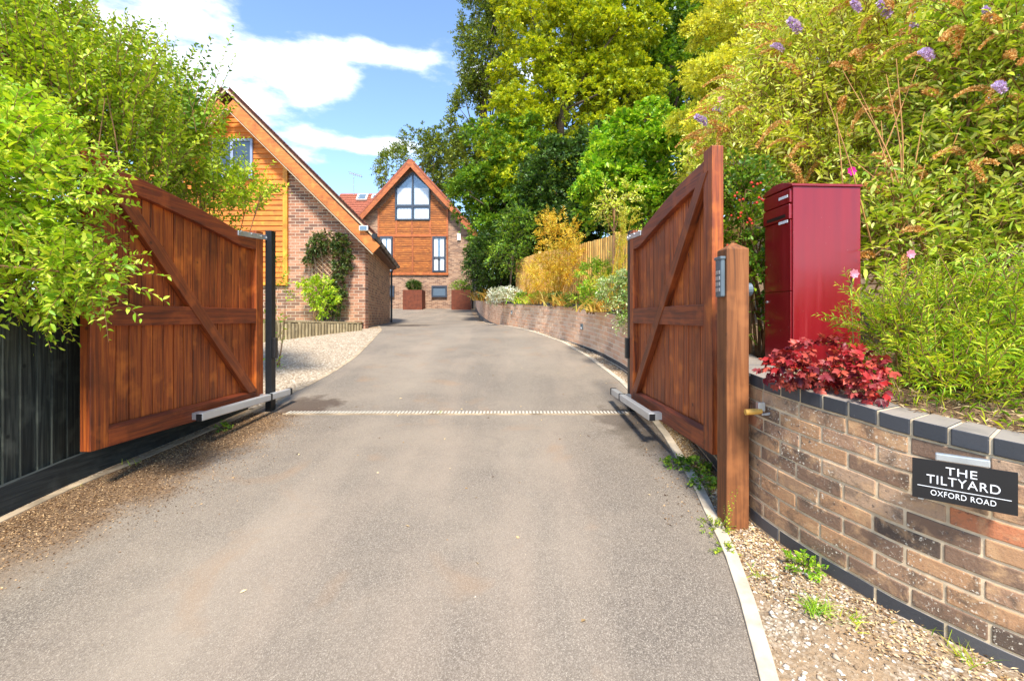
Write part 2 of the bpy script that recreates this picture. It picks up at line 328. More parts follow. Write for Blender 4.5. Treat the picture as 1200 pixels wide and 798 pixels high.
M['lf_bud'] = leafm('leaf_buddleia', [(.18, .30, .02), (.36, .48, .03), (.52, .60, .05), (.66, .70, .2)], .4)
M['lf_budy'] = leafm('leaf_buddleia_pale', [(.34, .44, .03), (.50, .58, .04), (.66, .68, .08), (.72, .72, .24)], .42)
M['lf_golden_rod'] = leafm('leaf_narrow_lime', [(.17, .32, .014), (.28, .44, .016), (.42, .54, .02), (.56, .58, .04)], .42)
M['lf_red'] = leafm('leaf_crimson', [(.08, .006, .010), (.22, .010, .014), (.42, .025, .02), (.16, .02, .025), (.52, .09, .05), (.28, .05, .05)], .25)
M['lf_bamboo'] = leafm('leaf_golden_bamboo', [(.50, .28, .02), (.68, .42, .03), (.72, .50, .06), (.58, .50, .04)], .4)
M['lf_silver'] = leafm('leaf_silver', [(.40, .42, .30), (.60, .60, .48), (.75, .75, .66), (.34, .42, .20)], .3)
M['lf_variegated'] = leafm('leaf_variegated', [(.16, .30, .05), (.44, .52, .22), (.62, .66, .38), (.20, .34, .04)], .35)
M['lf_climber'] = leafm('leaf_climber', [(.03, .06, .012), (.06, .11, .018), (.10, .15, .025), (.16, .14, .05)], .3)
M['lf_dry'] = leafm('dry_litter', [(.06, .028, .010), (.16, .08, .03), (.28, .155, .065), (.52, .34, .17)], .1, .8)
M['lf_straw'] = leafm('dry_straw', [(.14, .07, .03), (.30, .18, .07), (.50, .34, .16), (.62, .46, .24)], .1, .8)
M['lf_orangegrass'] = leafm('orange_grass', [(.42, .20, .03), (.60, .34, .05), (.30, .26, .04), (.62, .44, .10)], .35)
M['spent'] = leafm('spent_flower', [(.46, .19, .04), (.62, .32, .08), (.70, .44, .15)], .25, .9)
M['purple'] = leafm('purple_flower', [(.46, .30, .62), (.60, .44, .74), (.74, .62, .82)], .3, .8)
M['magenta'] = leafm('magenta_flower', [(.62, .01, .22), (.75, .02, .30)], .3, .6)
M['pink'] = leafm('pink_flower', [(.60, .16, .25), (.72, .3, .36)], .3, .6)
M['hips'] = plain('red_hips', (.55, .04, .015), .35)
M['stone'] = plain('pale_stone', (.72, .64, .52), .9, 0, .3, 3)
def stonem():
    m, nt, b = mat('loose_stone'); g = N(nt, 'ShaderNodeNewGeometry')
    c = ramp(nt, g.outputs['Random Per Island'], [(.1, (.24, .16, .09)), (.4, (.42, .31, .20)), (.7, (.56, .45, .32)), (.95, (.70, .62, .50))])
    nt.links.new(c, b.inputs['Base Color']); b.inputs['Roughness'].default_value = .9; return m
M['stones'] = stonem()

# ------------------------------------------------------------------ mesh helpers
def tag(o, label=None, cat=None, group=None, kind=None):
    if label: o['label'] = label
    if cat: o['category'] = cat
    if group: o['group'] = group
    if kind: o['kind'] = kind
    return o
def empty(name, loc=(0, 0, 0), rz=0):
    o = bpy.data.objects.new(name, None); o.location = loc; o.rotation_euler = (0, 0, rz); o.empty_display_size = .1; COL.objects.link(o); return o
def thing(name, label, cat, loc=(0, 0, 0), rz=0, group=None):
    return tag(empty(name, loc, rz), label, cat, group)
def orient_auto(bm): bmesh.ops.recalc_face_normals(bm, faces=bm.faces)

class MB:
    def __init__(s): s.v = []; s.f = []
    def poly(s, pts, faces):
        n = len(s.v); s.v += [tuple(p) for p in pts]; s.f += [tuple(i+n for i in f) for f in faces]
    def box(s, a, b):
        x0, y0, z0 = [min(p, q) for p, q in zip(a, b)]; x1, y1, z1 = [max(p, q) for p, q in zip(a, b)]
        s.poly([(x0, y0, z0), (x1, y0, z0), (x1, y1, z0), (x0, y1, z0), (x0, y0, z1), (x1, y0, z1), (x1, y1, z1), (x0, y1, z1)],
               [(0, 3, 2, 1), (4, 5, 6, 7), (0, 1, 5, 4), (1, 2, 6, 5), (2, 3, 7, 6), (3, 0, 4, 7)])
    def prism(s, poly, axis, a, b):          # polygon in the two other axes, extruded a..b along axis
        n = len(poly)
        def P(u, v, w): return {'x': (w, u, v), 'y': (u, w, v), 'z': (u, v, w)}[axis]
        s.poly([P(u, v, a) for u, v in poly]+[P(u, v, b) for u, v in poly],
               [tuple(range(n)), tuple(range(2*n-1, n-1, -1))]+[(i, (i+1) % n, n+(i+1) % n, n+i) for i in range(n)])
    def tube(s, pts, r, n=8, cap=True):
        pts = [Vector(p) for p in pts]
        rs = r if hasattr(r, '__len__') else [r]*len(pts)
        base = len(s.v); ring = []
        for i, p in enumerate(pts):
            d = (pts[min(i+1, len(pts)-1)]-pts[max(i-1, 0)]).normalized()
            a = d.cross(Vector((0, 0, 1)) if abs(d.z) < .9 else Vector((1, 0, 0))).normalized(); b = d.cross(a)
            for k in range(n):
                t = 2*math.pi*k/n; s.v.append(tuple(p+(a*math.cos(t)+b*math.sin(t))*rs[i]))
        for i in range(len(pts)-1):
            for k in range(n):
                s.f.append((base+i*n+k, base+i*n+(k+1) % n, base+(i+1)*n+(k+1) % n, base+(i+1)*n+k))
        if cap:
            s.f.append(tuple(base+k for k in range(n))[::-1]); s.f.append(tuple(base+(len(pts)-1)*n+k for k in range(n)))
    def build(s, name, m, parent=None, bevel=0, smooth=False, uv=None, recalc=True):
        me = bpy.data.meshes.new(name); me.from_pydata(s.v, [], s.f); me.update()
        if recalc:
            bm = bmesh.new(); bm.from_mesh(me); bmesh.ops.recalc_face_normals(bm, faces=bm.faces); bm.to_mesh(me); bm.free()
        if uv:
            ul = me.uv_layers.new(name='UVMap')
            for lp in me.loops:
                ul.data[lp.index].uv = uv(me.vertices[lp.vertex_index].co)
        if smooth:
            for p in me.polygons: p.use_smooth = True
        me.materials.append(m)
        o = bpy.data.objects.new(name, me); COL.objects.link(o)
        if parent: o.parent = parent
        if bevel:
            bv = o.modifiers.new('bevel', 'BEVEL'); bv.width = bevel; bv.segments = 2; bv.limit_method = 'ANGLE'; bv.angle_limit = math.radians(40)
        return o

def trimesh(name, V, T, m, parent=None):
    me = bpy.data.meshes.new(name); nv, nt_ = len(V), len(T)
    me.vertices.add(nv); me.vertices.foreach_set('co', np.ascontiguousarray(V, dtype=np.float32).ravel())
    me.loops.add(nt_*3); me.loops.foreach_set('vertex_index', np.ascontiguousarray(T, dtype=np.int32).ravel())
    me.polygons.add(nt_); me.polygons.foreach_set('loop_start', np.arange(0, nt_*3, 3, dtype=np.int32)); me.polygons.foreach_set('loop_total', np.full(nt_, 3, dtype=np.int32))
    me.update(calc_edges=True); me.materials.append(m)
    o = bpy.data.objects.new(name, me); COL.objects.link(o)
    if parent: o.parent = parent
    return o
def nrm(a): return a/np.maximum(np.linalg.norm(a, axis=-1, keepdims=True), 1e-9)
def leaves(P, D, U, L, W, fold=.2, detail=0, droop=.15):
    """arrays of leaves: P base, D direction, U approximate normal"""
    n = len(P); T = nrm(D); Sd = nrm(np.cross(T, U)); Nn = np.cross(Sd, T)
    L = np.broadcast_to(np.asarray(L, float).reshape(-1, 1), (n, 1)); W = np.broadcast_to(np.asarray(W, float).reshape(-1, 1), (n, 1))
    g = np.array([0, 0, -1.0])
    if detail == 0:
        V = np.stack([P, P+T*L*.45+Sd*W*.5+Nn*W*fold, P+T*L+g*L*droop, P+T*L*.45-Sd*W*.5+Nn*W*fold], 1)
        F_ = np.array([[0, 1, 2], [0, 2, 3]]); k = 4
    else:
        def pt(t, s_, f): return P+T*L*t+Sd*W*s_+Nn*W*f+g*L*droop*t*t
        V = np.stack([pt(0, 0, 0), pt(.3, .44, fold), pt(.65, .40, fold*.9), pt(1, 0, 0), pt(.65, -.40, fold*.9), pt(.3, -.44, fold), pt(.3, 0, 0), pt(.65, 0, 0)], 1)
        F_ = np.array([[0, 1, 6], [1, 2, 7], [1, 7, 6], [2, 3, 7], [0, 6, 5], [6, 7, 4], [6, 4, 5], [7, 3, 4]]); k = 8
    T_ = (np.arange(n)[:, None, None]*k+F_[None]).reshape(-1, 3)
    return V.reshape(-1, 3), T_
class TM:
    def __init__(s): s.V = []; s.T = []; s.n = 0
    def add(s, V, T):
        s.V.append(V); s.T.append(T+s.n); s.n += len(V)
    def build(s, name, m, parent=None): return trimesh(name, np.concatenate(s.V), np.concatenate(s.T), m, parent)
def rnd(n, k=3): return RNG.normal(size=(n, k))
_W = RNG.normal(size=(10, 3)); _W = _W/np.linalg.norm(_W, axis=1, keepdims=True)*RNG.uniform(.6, 1.8, (10, 1)); _Ph = RNG.uniform(0, 6.28, 10)
def pnoise(P, sc): return np.sin(P@(_W.T*sc)+_Ph).sum(1)/np.sqrt(10)*.75
def w(px, py, d): return Vector(((px-600)/F*d, d, (372-py)/F*d))
def in_ellipsoids(ells, n, shell=.5, gap=None, gsc=1.5):
    """anchor points and outward directions; ells = (cx,cy,cz,rx,ry,rz) world"""
    vols = np.array([(e[3]*e[4]*e[5])**.67 for e in ells]); cnt = np.maximum(1, (vols/vols.sum()*n*1.6).astype(int))
    A, O = [], []
    for e, c in zip(ells, cnt):
        d = nrm(rnd(c)); r = RNG.uniform(0, 1, (c, 1))**(1/3); r = 1-(1-r)*(1-shell) if shell else r
        bumpy = 1+.16*pnoise(d*2+np.array(e[:3]), 1.7)[:, None]
        A.append(np.array(e[:3])+d*r*bumpy*np.array(e[3:6])); O.append(d)
    A = np.concatenate(A); O = np.concatenate(O)
    if gap is not None:
        k = pnoise(A, gsc) > gap; A, O = A[k], O[k]
    idx = RNG.permutation(len(A))[:n]; return A[idx], O[idx]
def clumped(ells, n, per=22, rad=.5, shell=.6):
    C, O = in_ellipsoids(ells, max(8, n//per), shell); k = np.repeat(np.arange(len(C)), per)
    d = nrm(rnd(len(k))+O[k]*.5+np.array([0, 0, .45])); r = RNG.uniform(.25, 1, (len(k), 1))**.5*rad*RNG.uniform(.6, 1.35, (len(C), 1))[k]
    return C[k]+d*r*np.array([1.15, 1.15, .62]), nrm(d*.8+O[k]*.4)
def pe(px, py, rx, ry, d, rd): # ellipsoid given by its picture size at distance d -> world
    c = w(px, py, d); return (c.x, c.y, c.z, rx*d/F, rd, ry*d/F)
def sprays(tm, A, Dr, tl, nl, ll, lw, side=.8, up=.3, droop=.2, fold=.2, detail=0, twigs=None, tr=.003, jitter=.15):
    """twigs from anchors A in direction Dr with leaves alternating along them"""
    n = len(A); Dr = nrm(Dr); tl = tl*RNG.uniform(.6, 1.3, (n, 1))
    sd = nrm(np.cross(Dr, nrm(rnd(n)+np.array([0, 0, 1.5])))); nn = np.cross(sd, Dr)
    t = (np.arange(nl)+.6)/nl
    sgn = np.where(np.arange(nl) % 2 == 0, 1., -1.)
    P = A[:, None]+Dr[:, None]*(tl[:, None]*t[None, :, None])+np.array([0, 0, -1.])*(droop*tl[:, None]*(t**2)[None, :, None])
    ang = RNG.uniform(-.9, .9, (n, nl, 1))
    Ld = Dr[:, None]*.6+(sd[:, None]*np.cos(ang)+nn[:, None]*np.sin(ang))*(side*sgn[None, :, None])+rnd(n*nl).reshape(n, nl, 3)*jitter+np.array([0, 0, up*.3])
    U = nn[:, None]+np.array([0, 0, .7])+rnd(n*nl).reshape(n, nl, 3)*.35
    size = RNG.uniform(.5, 1.3, (n, nl))*(1.05-.45*t[None])
    V, T = leaves(P.reshape(-1, 3), Ld.reshape(-1, 3), U.reshape(-1, 3), ll*size.reshape(-1), lw*size.reshape(-1), fold, detail)
    tm.add(V, T)
    if twigs is not None:
        K = 4; tt = np.linspace(0, 1, K)
        C = A[:, None]+Dr[:, None]*(tl[:, None]*tt[None, :, None])+np.array([0, 0, -1.])*(droop*tl[:, None]*(tt**2)[None, :, None])
        rr = tr*(1-.8*tt)[None, :, None]
        rings = np.stack([C+(sd[:, None]*math.cos(a)+nn[:, None]*math.sin(a))*rr for a in (0, 2.09, 4.19)], 2)   # n,K,3,3
        V = rings.reshape(-1, 3); fs = []
        for i in range(K-1):
            for k in range(3):
                a, b = i*3+k, i*3+(k+1) % 3; fs += [[a, b, b+3], [a, b+3, a+3]]
        T = (np.arange(n)[:, None, None]*(K*3)+np.array(fs)[None]).reshape(-1, 3); twigs.add(V, T)
def limb(mb, a, b, r0, r1, bend=.15, n=6, seg=6):
    a, b = Vector(a), Vector(b); L = (b-a).length
    off = Vector((random.uniform(-1, 1), random.uniform(-1, 1), random.uniform(-.2, .6)))*bend*L
    pts = [a.lerp(b, i/seg)+off*math.sin(math.pi*i/seg)*.6 for i in range(seg+1)]
    mb.tube(pts, [r0+(r1-r0)*i/seg for i in range(seg+1)], n); return pts

# ------------------------------------------------------------------ terrain profile (heights relative to the eye)
_py = [-30, -6, 0, 1, 1.65, 2.0, 2.58, 3.4, 4.75, 8, 11.0, 12.5, 18, 22, 27, 30, 60, 400]
_pz = [-3.5, -1.9, -1.385, -1.305, -1.255, -1.22, -1.155, -1.085, -.976, -.641, -.325, -.245, -.2, .08, .50, .62, 1.5, 4]
def Pz(y): return sum(np.interp(y+o, _py, _pz) for o in (-.5, -.25, 0, .25, .5))/5
WX = np.array([(3.3, .75), (2.8, .98), (2.25, 1.24), (1.97, 1.43), (1.76, 1.64), (1.60, 1.86), (1.48, 2.07), (1.39, 2.30), (1.325, 2.58), (1.35, 2.86), (1.43, 3.3), (1.50, 4.1), (1.545, 5.2), (1.60, 6.1), (1.585, 6.9), (1.44, 8.15), (1.06, 9.7), (.55, 11.2), (0, 12.9), (-.42, 14.6), (-.85, 17), (-1.4, 20.5), (-2.05, 26.2)])
def catmull(P, k=10):
    P = np.asarray(P, float); Q = np.vstack([2*P[0]-P[1], P, 2*P[-1]-P[-2]]); o_ = []
    for i in range(1, len(Q)-2):
        for j in range(k):
            t = j/k; a, b, c, d = Q[i-1], Q[i], Q[i+1], Q[i+2]
            o_.append(.5*((2*b)+(c-a)*t+(2*a-5*b+4*c-d)*t*t+(3*b-a-3*c+d)*t**3))
    o_.append(P[-1]); return np.array(o_)
WP = catmull(WX, 12)
ws = np.concatenate([[0], np.cumsum(np.linalg.norm(np.diff(WP, axis=0), axis=1))])
def wall_xy(s): return np.interp(s, ws, WP[:, 0]), np.interp(s, ws, WP[:, 1])
def wall_x(y): return np.interp(y, WP[:, 1], WP[:, 0])
def ztop(y): return np.interp(y, [.5, 1.1, 1.65, 1.92, 2.03, 2.58, 4.75, 6.15, 6.75, 8.15, 9.7, 12.5, 17, 20, 26.2], [-.57, -.50, -.432, -.398, -.375, -.308, -.105, .02, .075, .185, .29, .42, .62, .85, 1.37])
def wall_pt(s, off):      # off > 0 into the bed
    x, y = wall_xy(s); x2, y2 = wall_xy(s+.01); x1, y1 = wall_xy(s-.01); t = Vector((x2-x1, y2-y1)).normalized(); n = Vector((t.y, -t.x))
    return x+n.x*off, y+n.y*off

# ground: one big sheet
def sheet(name, ys, xl, xr, nx, zf, m, uvless=True, pw=1):
    mb = MB()
    for y in ys:
        a, b = xl(y), xr(y)
        for i in range(nx+1):
            t = (i/nx)**pw; x = a+(b-a)*t; mb.v.append((x, y, zf(x, y)))
    for j in range(len(ys)-1):
        for i in range(nx):
            q = j*(nx+1)+i; mb.f.append((q, q+1, q+nx+2, q+nx+1))
    return mb.build(name, m, recalc=False, smooth=True)
ys = np.concatenate([np.arange(-30, 0, 2.), np.arange(0, 5, .08), np.arange(5, 30, .25), [32, 36, 42, 50, 60, 90, 150, 400]])
gx = np.concatenate([np.linspace(-200, -8, 16), np.linspace(-7, .5, 31), np.linspace(.55, 2.6, 42), np.linspace(2.8, 4, 5), np.linspace(5, 200, 16)])
RKY = [-8, 0, 1.1, 1.62, 2.0, 2.35, 2.75, 3.1, 3.6, 4.1, 5.5]; RKX = [.45, .52, .68, .855, .97, 1.06, 1.125, 1.19, 1.25, 1.31, 1.39]
def rise(x, y):
    k = np.clip((x-np.interp(y, RKY, RKX)-.07)/.22, 0, 1)*np.clip((4.6-y)/1.0, 0, 1)*np.clip((y-.3)/.6, 0, 1)
    return k*(.030+.012*np.sin(x*9+y*5))
def gz(x, y):
    z = Pz(y)
    return z+rise(x, y)
mb = MB()
for y in ys:
    for x in gx: mb.v.append((x, y, gz(x, y)))
n = len(gx)
for j in range(len(ys)-1):
    for i in range(n-1): q = j*n+i; mb.f.append((q, q+1, q+n+1, q+n))
tag(mb.build('ground', M['verge'], recalc=False, smooth=True), kind='structure')

RK = [(-8, .45), (0, .52), (1.1, .68), (1.62, .855), (2.0, .97), (2.35, 1.06), (2.75, 1.125), (3.1, 1.19), (3.6, 1.25), (4.1, 1.31), (5.5, 1.39), (6.05, 1.39), (7.7, 1.26), (9.3, 1.0), (11, .42), (12.9, -.22), (14.6, -.62), (17, -1.05), (20.5, -1.6), (26.9, -2.45)]
LK = [(-8, -2.9), (1.5, -2.88), (2.62, -2.86), (3.1, -2.85), (3.45, -2.78), (4.2, -2.69), (5.4, -2.59), (6.0, -2.53), (6.75, -2.52), (7.8, -2.58), (9.4, -2.81), (11.2, -3.10), (13.7, -3.90), (17.8, -4.7), (18.5, -9), (27, -12)]
def kx(K, y): return float(np.interp(y, [k[0] for k in K], [k[1] for k in K]))
yd = np.concatenate([np.arange(-8, 0, 1.), np.arange(0, 27.1, .25)])
tag(sheet('driveway', yd, lambda y: kx(LK, y), lambda y: kx(RK, y), 10, lambda x, y: Pz(y)+.008, M['asphalt']), kind='structure')
# gravel area and lawn by the left house
yg = np.arange(4.9, 11.8, .2)
def gl_x(y): return kx(LK, y)-.05
tag(sheet('gravel', yg, lambda y: -9, gl_x, 8, lambda x, y: Pz(y)+.010, M['gravel']), kind='structure')
mbk = MB()
M['dirty_concrete'] = plain('dirty_concrete', (.36, .27, .17), .9, 0, .45, 6, .4)
def kerb(K, y0, y1, wdt, name, proud=.02, m='concrete'):
    mb = MB(); yy = np.arange(y0, y1+.01, .15)
    for i, y in enumerate(yy):
        x = kx(K, y); z = float(Pz(y))
        mb.v += [(x, y, z-.05), (x, y, z+proud), (x+wdt, y, z+proud), (x+wdt, y, z-.05)]
    for i in range(len(yy)-1):
        for k in range(4): a, b = i*4+k, i*4+(k+1) % 4; mb.f.append((a, b, b+4, a+4))
    o = mb.build(name, M[m], bevel=.004); tag(o, kind='structure'); return o
kerb(RK, -4, 17, .065, 'kerb'); kerb(LK, -4, 13.0, -.055, 'kerb', .014, 'dirty_concrete')

# bank / flower bed behind the wall
def bank_z(x, y):
    u = x-float(wall_x(y)); base = float(ztop(y))-.055
    return base+.12*min(u, 1.2)+max(0, u-1.2)*.16+max(0, u-4)*.22+.03*math.sin(x*5.1)*math.sin(y*3.7)*min(1, u)
yb = np.concatenate([np.arange(.9, 12, .1), np.arange(12, 26.3, .4)])
o = sheet('flower_bed', yb, lambda y: float(wall_x(y))+.08, lambda y: float(wall_x(y))+35, 60, bank_z, M['soil'], pw=2.6); tag(o, kind='structure')
yh = np.concatenate([[26.2], np.arange(27, 60, 3), [90, 150]])
tag(sheet('hillside', yh, lambda y: -1.95+.2*(y-26.2), lambda y: 120, 14, lambda x, y: float(Pz(y))+.9+max(0, x+2)*.3, M['field'], pw=1.6), kind='structure')

# ------------------------------------------------------------------ curved brick wall
wall = thing('garden_wall', 'long curved brick retaining wall with blue brick coping bordering the right of the drive', 'brick wall', (1.4, 2.6, -1.2))
def wbuild(mb, name, m, bevel=0):
    o = mb.build(name, m, None, bevel); o.parent = wall; o.matrix_parent_inverse = Matrix.Translation((-1.4, -2.6, 1.2)); return o
smax = ws[-1]-.05
def curved_box(mb, s0, s1, o0, o1, zt, zb, js=0):
    """box following the wall between arc lengths; zt, zb: drop below coping top"""
    k = 1 if s1-s0 < .06 else (2 if s1-s0 < .16 else 4)
    if s0 > 12: k = 1
    pts = []
    for i in range(k+1):
        s = s0+(s1-s0)*i/k; xa, ya = wall_xy(s); t = float(ztop(ya))
        for of in (o0+js, o1):
            x, y = wall_pt(s, of); pts += [(x, y, t-zb), (x, y, t-zt)]
    fs = [(0, 1, 3, 2), (4*k, 4*k+2, 4*k+3, 4*k+1)]
    for i in range(k):
        c = 4*i; fs += [(c, c+4, c+5, c+1), (c+2, c+3, c+7, c+6), (c+1, c+5, c+7, c+3), (c, c+2, c+6, c+4)]
    mb.poly(pts, fs)
body = MB(); ubody = MB(); s = .05
while s < smax-.3:
    step = .12 if s < 8 else .3
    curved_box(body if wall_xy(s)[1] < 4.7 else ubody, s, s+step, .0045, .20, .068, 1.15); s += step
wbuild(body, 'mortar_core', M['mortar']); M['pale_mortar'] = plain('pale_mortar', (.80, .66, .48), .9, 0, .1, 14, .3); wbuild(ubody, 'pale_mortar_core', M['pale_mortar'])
bricks = MB(); plinth = MB(); upper = MB()
for k in range(12):
    zt = .0755+k*.075; s = .06+(k % 2)*.1130+random.uniform(-.012, .012)
    while s < smax-.4:
        L = .215
        js = random.uniform(-.0015, .002); jz = random.uniform(-.002, .002)
        # brick in two halves would break; short boxes follow the curve well enough
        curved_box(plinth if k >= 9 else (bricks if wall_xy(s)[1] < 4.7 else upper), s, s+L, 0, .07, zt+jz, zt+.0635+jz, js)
        s += L+.0115
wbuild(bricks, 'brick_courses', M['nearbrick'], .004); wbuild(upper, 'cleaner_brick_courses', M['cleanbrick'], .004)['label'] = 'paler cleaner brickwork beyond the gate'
wbuild(plinth, 'plinth_course', M['bluebrick'], .003)
cop = MB(); cm = MB(); s = .06
while s < smax-.2:
    curved_box(cop, s, s+.1025, -.006, .21, random.uniform(-.002, .002), .065, 0)
    s += .1125
wbuild(cop, 'coping', M['bluebrick'], .004)
s = .05
while s < smax-.3:
    step = .12 if s < 8 else .3
    curved_box(cm, s, s+step, .001, .203, .004, .0665); s += step
wbuild(cm, 'coping_joints', M['mortar'])

# wall lights let into the far stretch of the wall
for i, (px, py, d) in enumerate([(680, 383, 8.75), (599, 366, 12.9)]):
    y = d; x = float(wall_x(y)); s_ = float(np.interp(y, WP[:, 1], ws)); fx, fy = wall_pt(s_, -.012)
    z = (372-py)/F*d
    x2, y2 = wall_pt(s_, -.2); rz = math.atan2(y2-fy, x2-fx)
    t = thing('wall_light', ['small grey wall light in the brick wall nearer the gate', 'small grey wall light in the brick wall further up the drive'][i], 'wall light', (fx, fy, z), rz, 'small lights in the garden wall')
    m_ = MB(); m_.box((-.02, -.04, -.055), (.012, .04, .055)); m_.build('housing', M['greyplastic'], t, .004)
    m_ = MB(); m_.box((.012, -.028, -.04), (.018, .028, -.005)); m_.build('lens', M['white'], t)

# ------------------------------------------------------------------ gates
def gate(side, hinge, free, label, L):
    hx, hy = hinge; ang = math.atan2(free[1]-hy, free[0]-hx)
    # local: x along the leaf from hinge to free end, y to the visible face (drive side), z up
    g = thing('wooden_gate', label, 'gate', (hx, hy, -.846), ang, 'pair of open driveway gates')
    sgn = 1 if side == 'left' else -1      # local +y is on the drive side for the left leaf
    zB = 0; zM0, zM1 = .79, .932
    cu = [0, .3, .6, 1.0, 1.4, 1.72, L]; cz = [.80, .795, .85, .92, .975, 1.0, 1.01]
    cc = catmull(np.array(list(zip(cu, cz))), 8)
    def topz(u): return float(np.interp(u, cc[:, 0], cc[:, 1]))+.846
    def by(a, b): return (min(sgn*a, sgn*b), max(sgn*a, sgn*b))
    FR = (-.045, .0)        # frame sits behind the face plane y = 0
    # boards
    bd = MB(); u = .11; i = 0
    while u < L-.12:
        wd = min(.098, L-.12-u+.005); a, b = by(-.046+random.uniform(-.002, .002), -.062)
        bd.prism([(u+.003, .05), (u+wd-.004, .05), (u+wd-.004, topz(u+wd)-.06), (u+.003, topz(u)-.06)], 'y', a, b); u += wd
    bd.build('boards', M['gate'], g, .002)
    bk = MB(); a, b = by(-.0625, -.070); bk.prism([(.1, .06), (L-.1, .06), (L-.1, topz(L-.1)-.08), (1.0, topz(1.0)-.08), (.4, topz(.4)-.08), (.1, topz(.1)-.08)], 'y', a, b); bk.build('back_boards', M['gate'], g)
    def rail(name, u0, u1, z0, z1, m, d=(-.06, 0)):
        q = MB(); a, b = by(*d); q.box((u0, a, z0), (u1, b, z1)); return q.build(name, m, g, .004)
    rail('hinge_stile', 0, .115, 0, .846+.86, M['gate'], (-.072, .0))
    rail('free_stile', L-.125, L, -.0, .846+1.06, M['gate'], (-.072, .0))
    rail('bottom_rail', .115, L-.125, .0, .115, M['gate_h'])
    # bottom rail bead (sloping top)
    q = MB(); a, b = -.034, .006
    q.prism([(sgn*-.034, .115), (sgn*-.034, .135), (sgn*-.004, .117), (sgn*-.004, .115)], 'x', .116, L-.126); q.build('weather_bead', M['gate_h'], g, .002)
    rail('middle_rail', .115, L-.125, zM0, zM1, M['gate_h'])
    tr = MB(); us = np.linspace(.1155, L-.1255, 26); up_ = [(u, topz(u)) for u in us]; lo = [(u, topz(u)-.125) for u in us][::-1]
    a, b = by(-.05, .0)
    nn = len(us)
    for i in range(nn-1):
        pass
    V = [];
    for u_ in us:
        z1 = topz(u_); z0 = z1-.125
        V += [(u_, a, z0), (u_, b, z0), (u_, b, z1), (u_, a, z1)]
    fs = [(0, 1, 2, 3), tuple(4*(nn-1)+k for k in (3, 2, 1, 0))]
    for i in range(nn-1):
        for k in range(4): p, q2 = i*4+k, i*4+(k+1) % 4; fs.append((p, q2, q2+4, p+4))
    tr.poly(V, fs); tr.build('top_rail', M['gate_h'], g, .004)
    # brace: two straight pieces either side of the middle rail, on one line, plus a lapped centre
    br = MB(); wdt = .10
    p0 = Vector((L-.15, 1.74)) ; p1 = Vector((.15, .10)); dd = (p1-p0).normalized(); nn_ = Vector((-dd.y, dd.x))*wdt/2
    a, b = by(-.045, .006)
    zt = topz(L-.2)-.125
    def clipz(z, off):   # point on the edge line at height z
        o_ = p0+off; t = (z-o_.y)/dd.y; return (o_.x+dd.x*t, z)
    br.prism([clipz(zt+.05, nn_), clipz(zt+.05, -nn_), clipz(.117, -nn_), clipz(.117, nn_)], 'y', a, b); br.build('diagonal_brace', M['gate_d'], g, .004)
    # ironmongery
    q = MB(); a, b = by(.001, .012)
    q.prism([(-.07, .846+.842), (.40, topz(.40)-.005), (.40, topz(.40)-.05), (-.07, .846+.79)], 'y', a, b); hs = q.build('strap_hinge', M['galv'], g, .003)
    q = MB(); 
    for bu in (-.04, .05, .2, .36):
        q = MB(); q.tube([(bu, sgn*.012, .846+.812-.02*max(0, bu)), (bu, sgn*.018, .846+.812-.02*max(0, bu))], .009, 8); q.build('bolt', M['galv'], hs)
    q = MB(); a, b = by(-.002, .006)
    # electric ram: square tube along the bottom rail
    q = MB(); a, b = by(.067, .121); q.box((-.30, a, .018), (1.0, b, .082)); ram = q.build('actuator_arm', M['alu'], g, .008)
    q = MB(); a, b = by(.063, .125); q.box((.04, a, .014), (.065, b, .086)); q.build('middle_collar', M['blackplastic'], ram, .003); q = MB(); q.box((-.325, a, .014), (-.30, b, .086)); q.build('end_collar', M['blackplastic'], ram, .003)
    q = MB(); a, b = by(.072, .118); q.box((1.001, a, .022), (1.006, b, .076)); q.build('end_opening', M['blackplastic'], ram)
    q = MB(); a, b = by(.001, .065); q.box((.88, a, .02), (.96, b, .075)); q.build('bracket', M['galv'], ram); q = MB(); q.box((.0, a, .02), (.06, b, .075)); q.build('bracket', M['galv'], ram)
    return g
gate('left', (-2.517, 4.75), (-2.65, 2.952), 'open reddish brown wooden gate on the left, in front of the black fence', 1.805)
gate('right', (1.192, 4.75), (1.232, 2.89), 'open reddish brown wooden gate on the right, behind the keypad post', 1.86)
def steel_post(x0, x1, y, label, sx):
    z0 = float(Pz(y))-.05
    t = thing('steel_post', label, 'gate post', ((x0+x1)/2, y, z0))
    h = -z0; wd = (x1-x0)/2
    q = MB(); q.box((-wd, 0, 0), (wd, .09, .88+h)); q.build('shaft', M['blackmetal'], t, .004)
    q = MB(); q.box((-wd-.002, -.002, .88+h), (wd+.002, .092, .886+h)); q.build('cap', M['blackplastic'], t)
    q = MB(); q.box((sx*wd, .01, h-.42), (sx*(wd+.035), .07, h-.21)); q.build('photocell', M['blackplastic'], t, .006)
steel_post(-2.520, -2.456, 4.79, 'black steel hinge post of the left gate', 1)
steel_post(1.20, 1.28, 4.79, 'black steel hinge post of the right gate', -1)

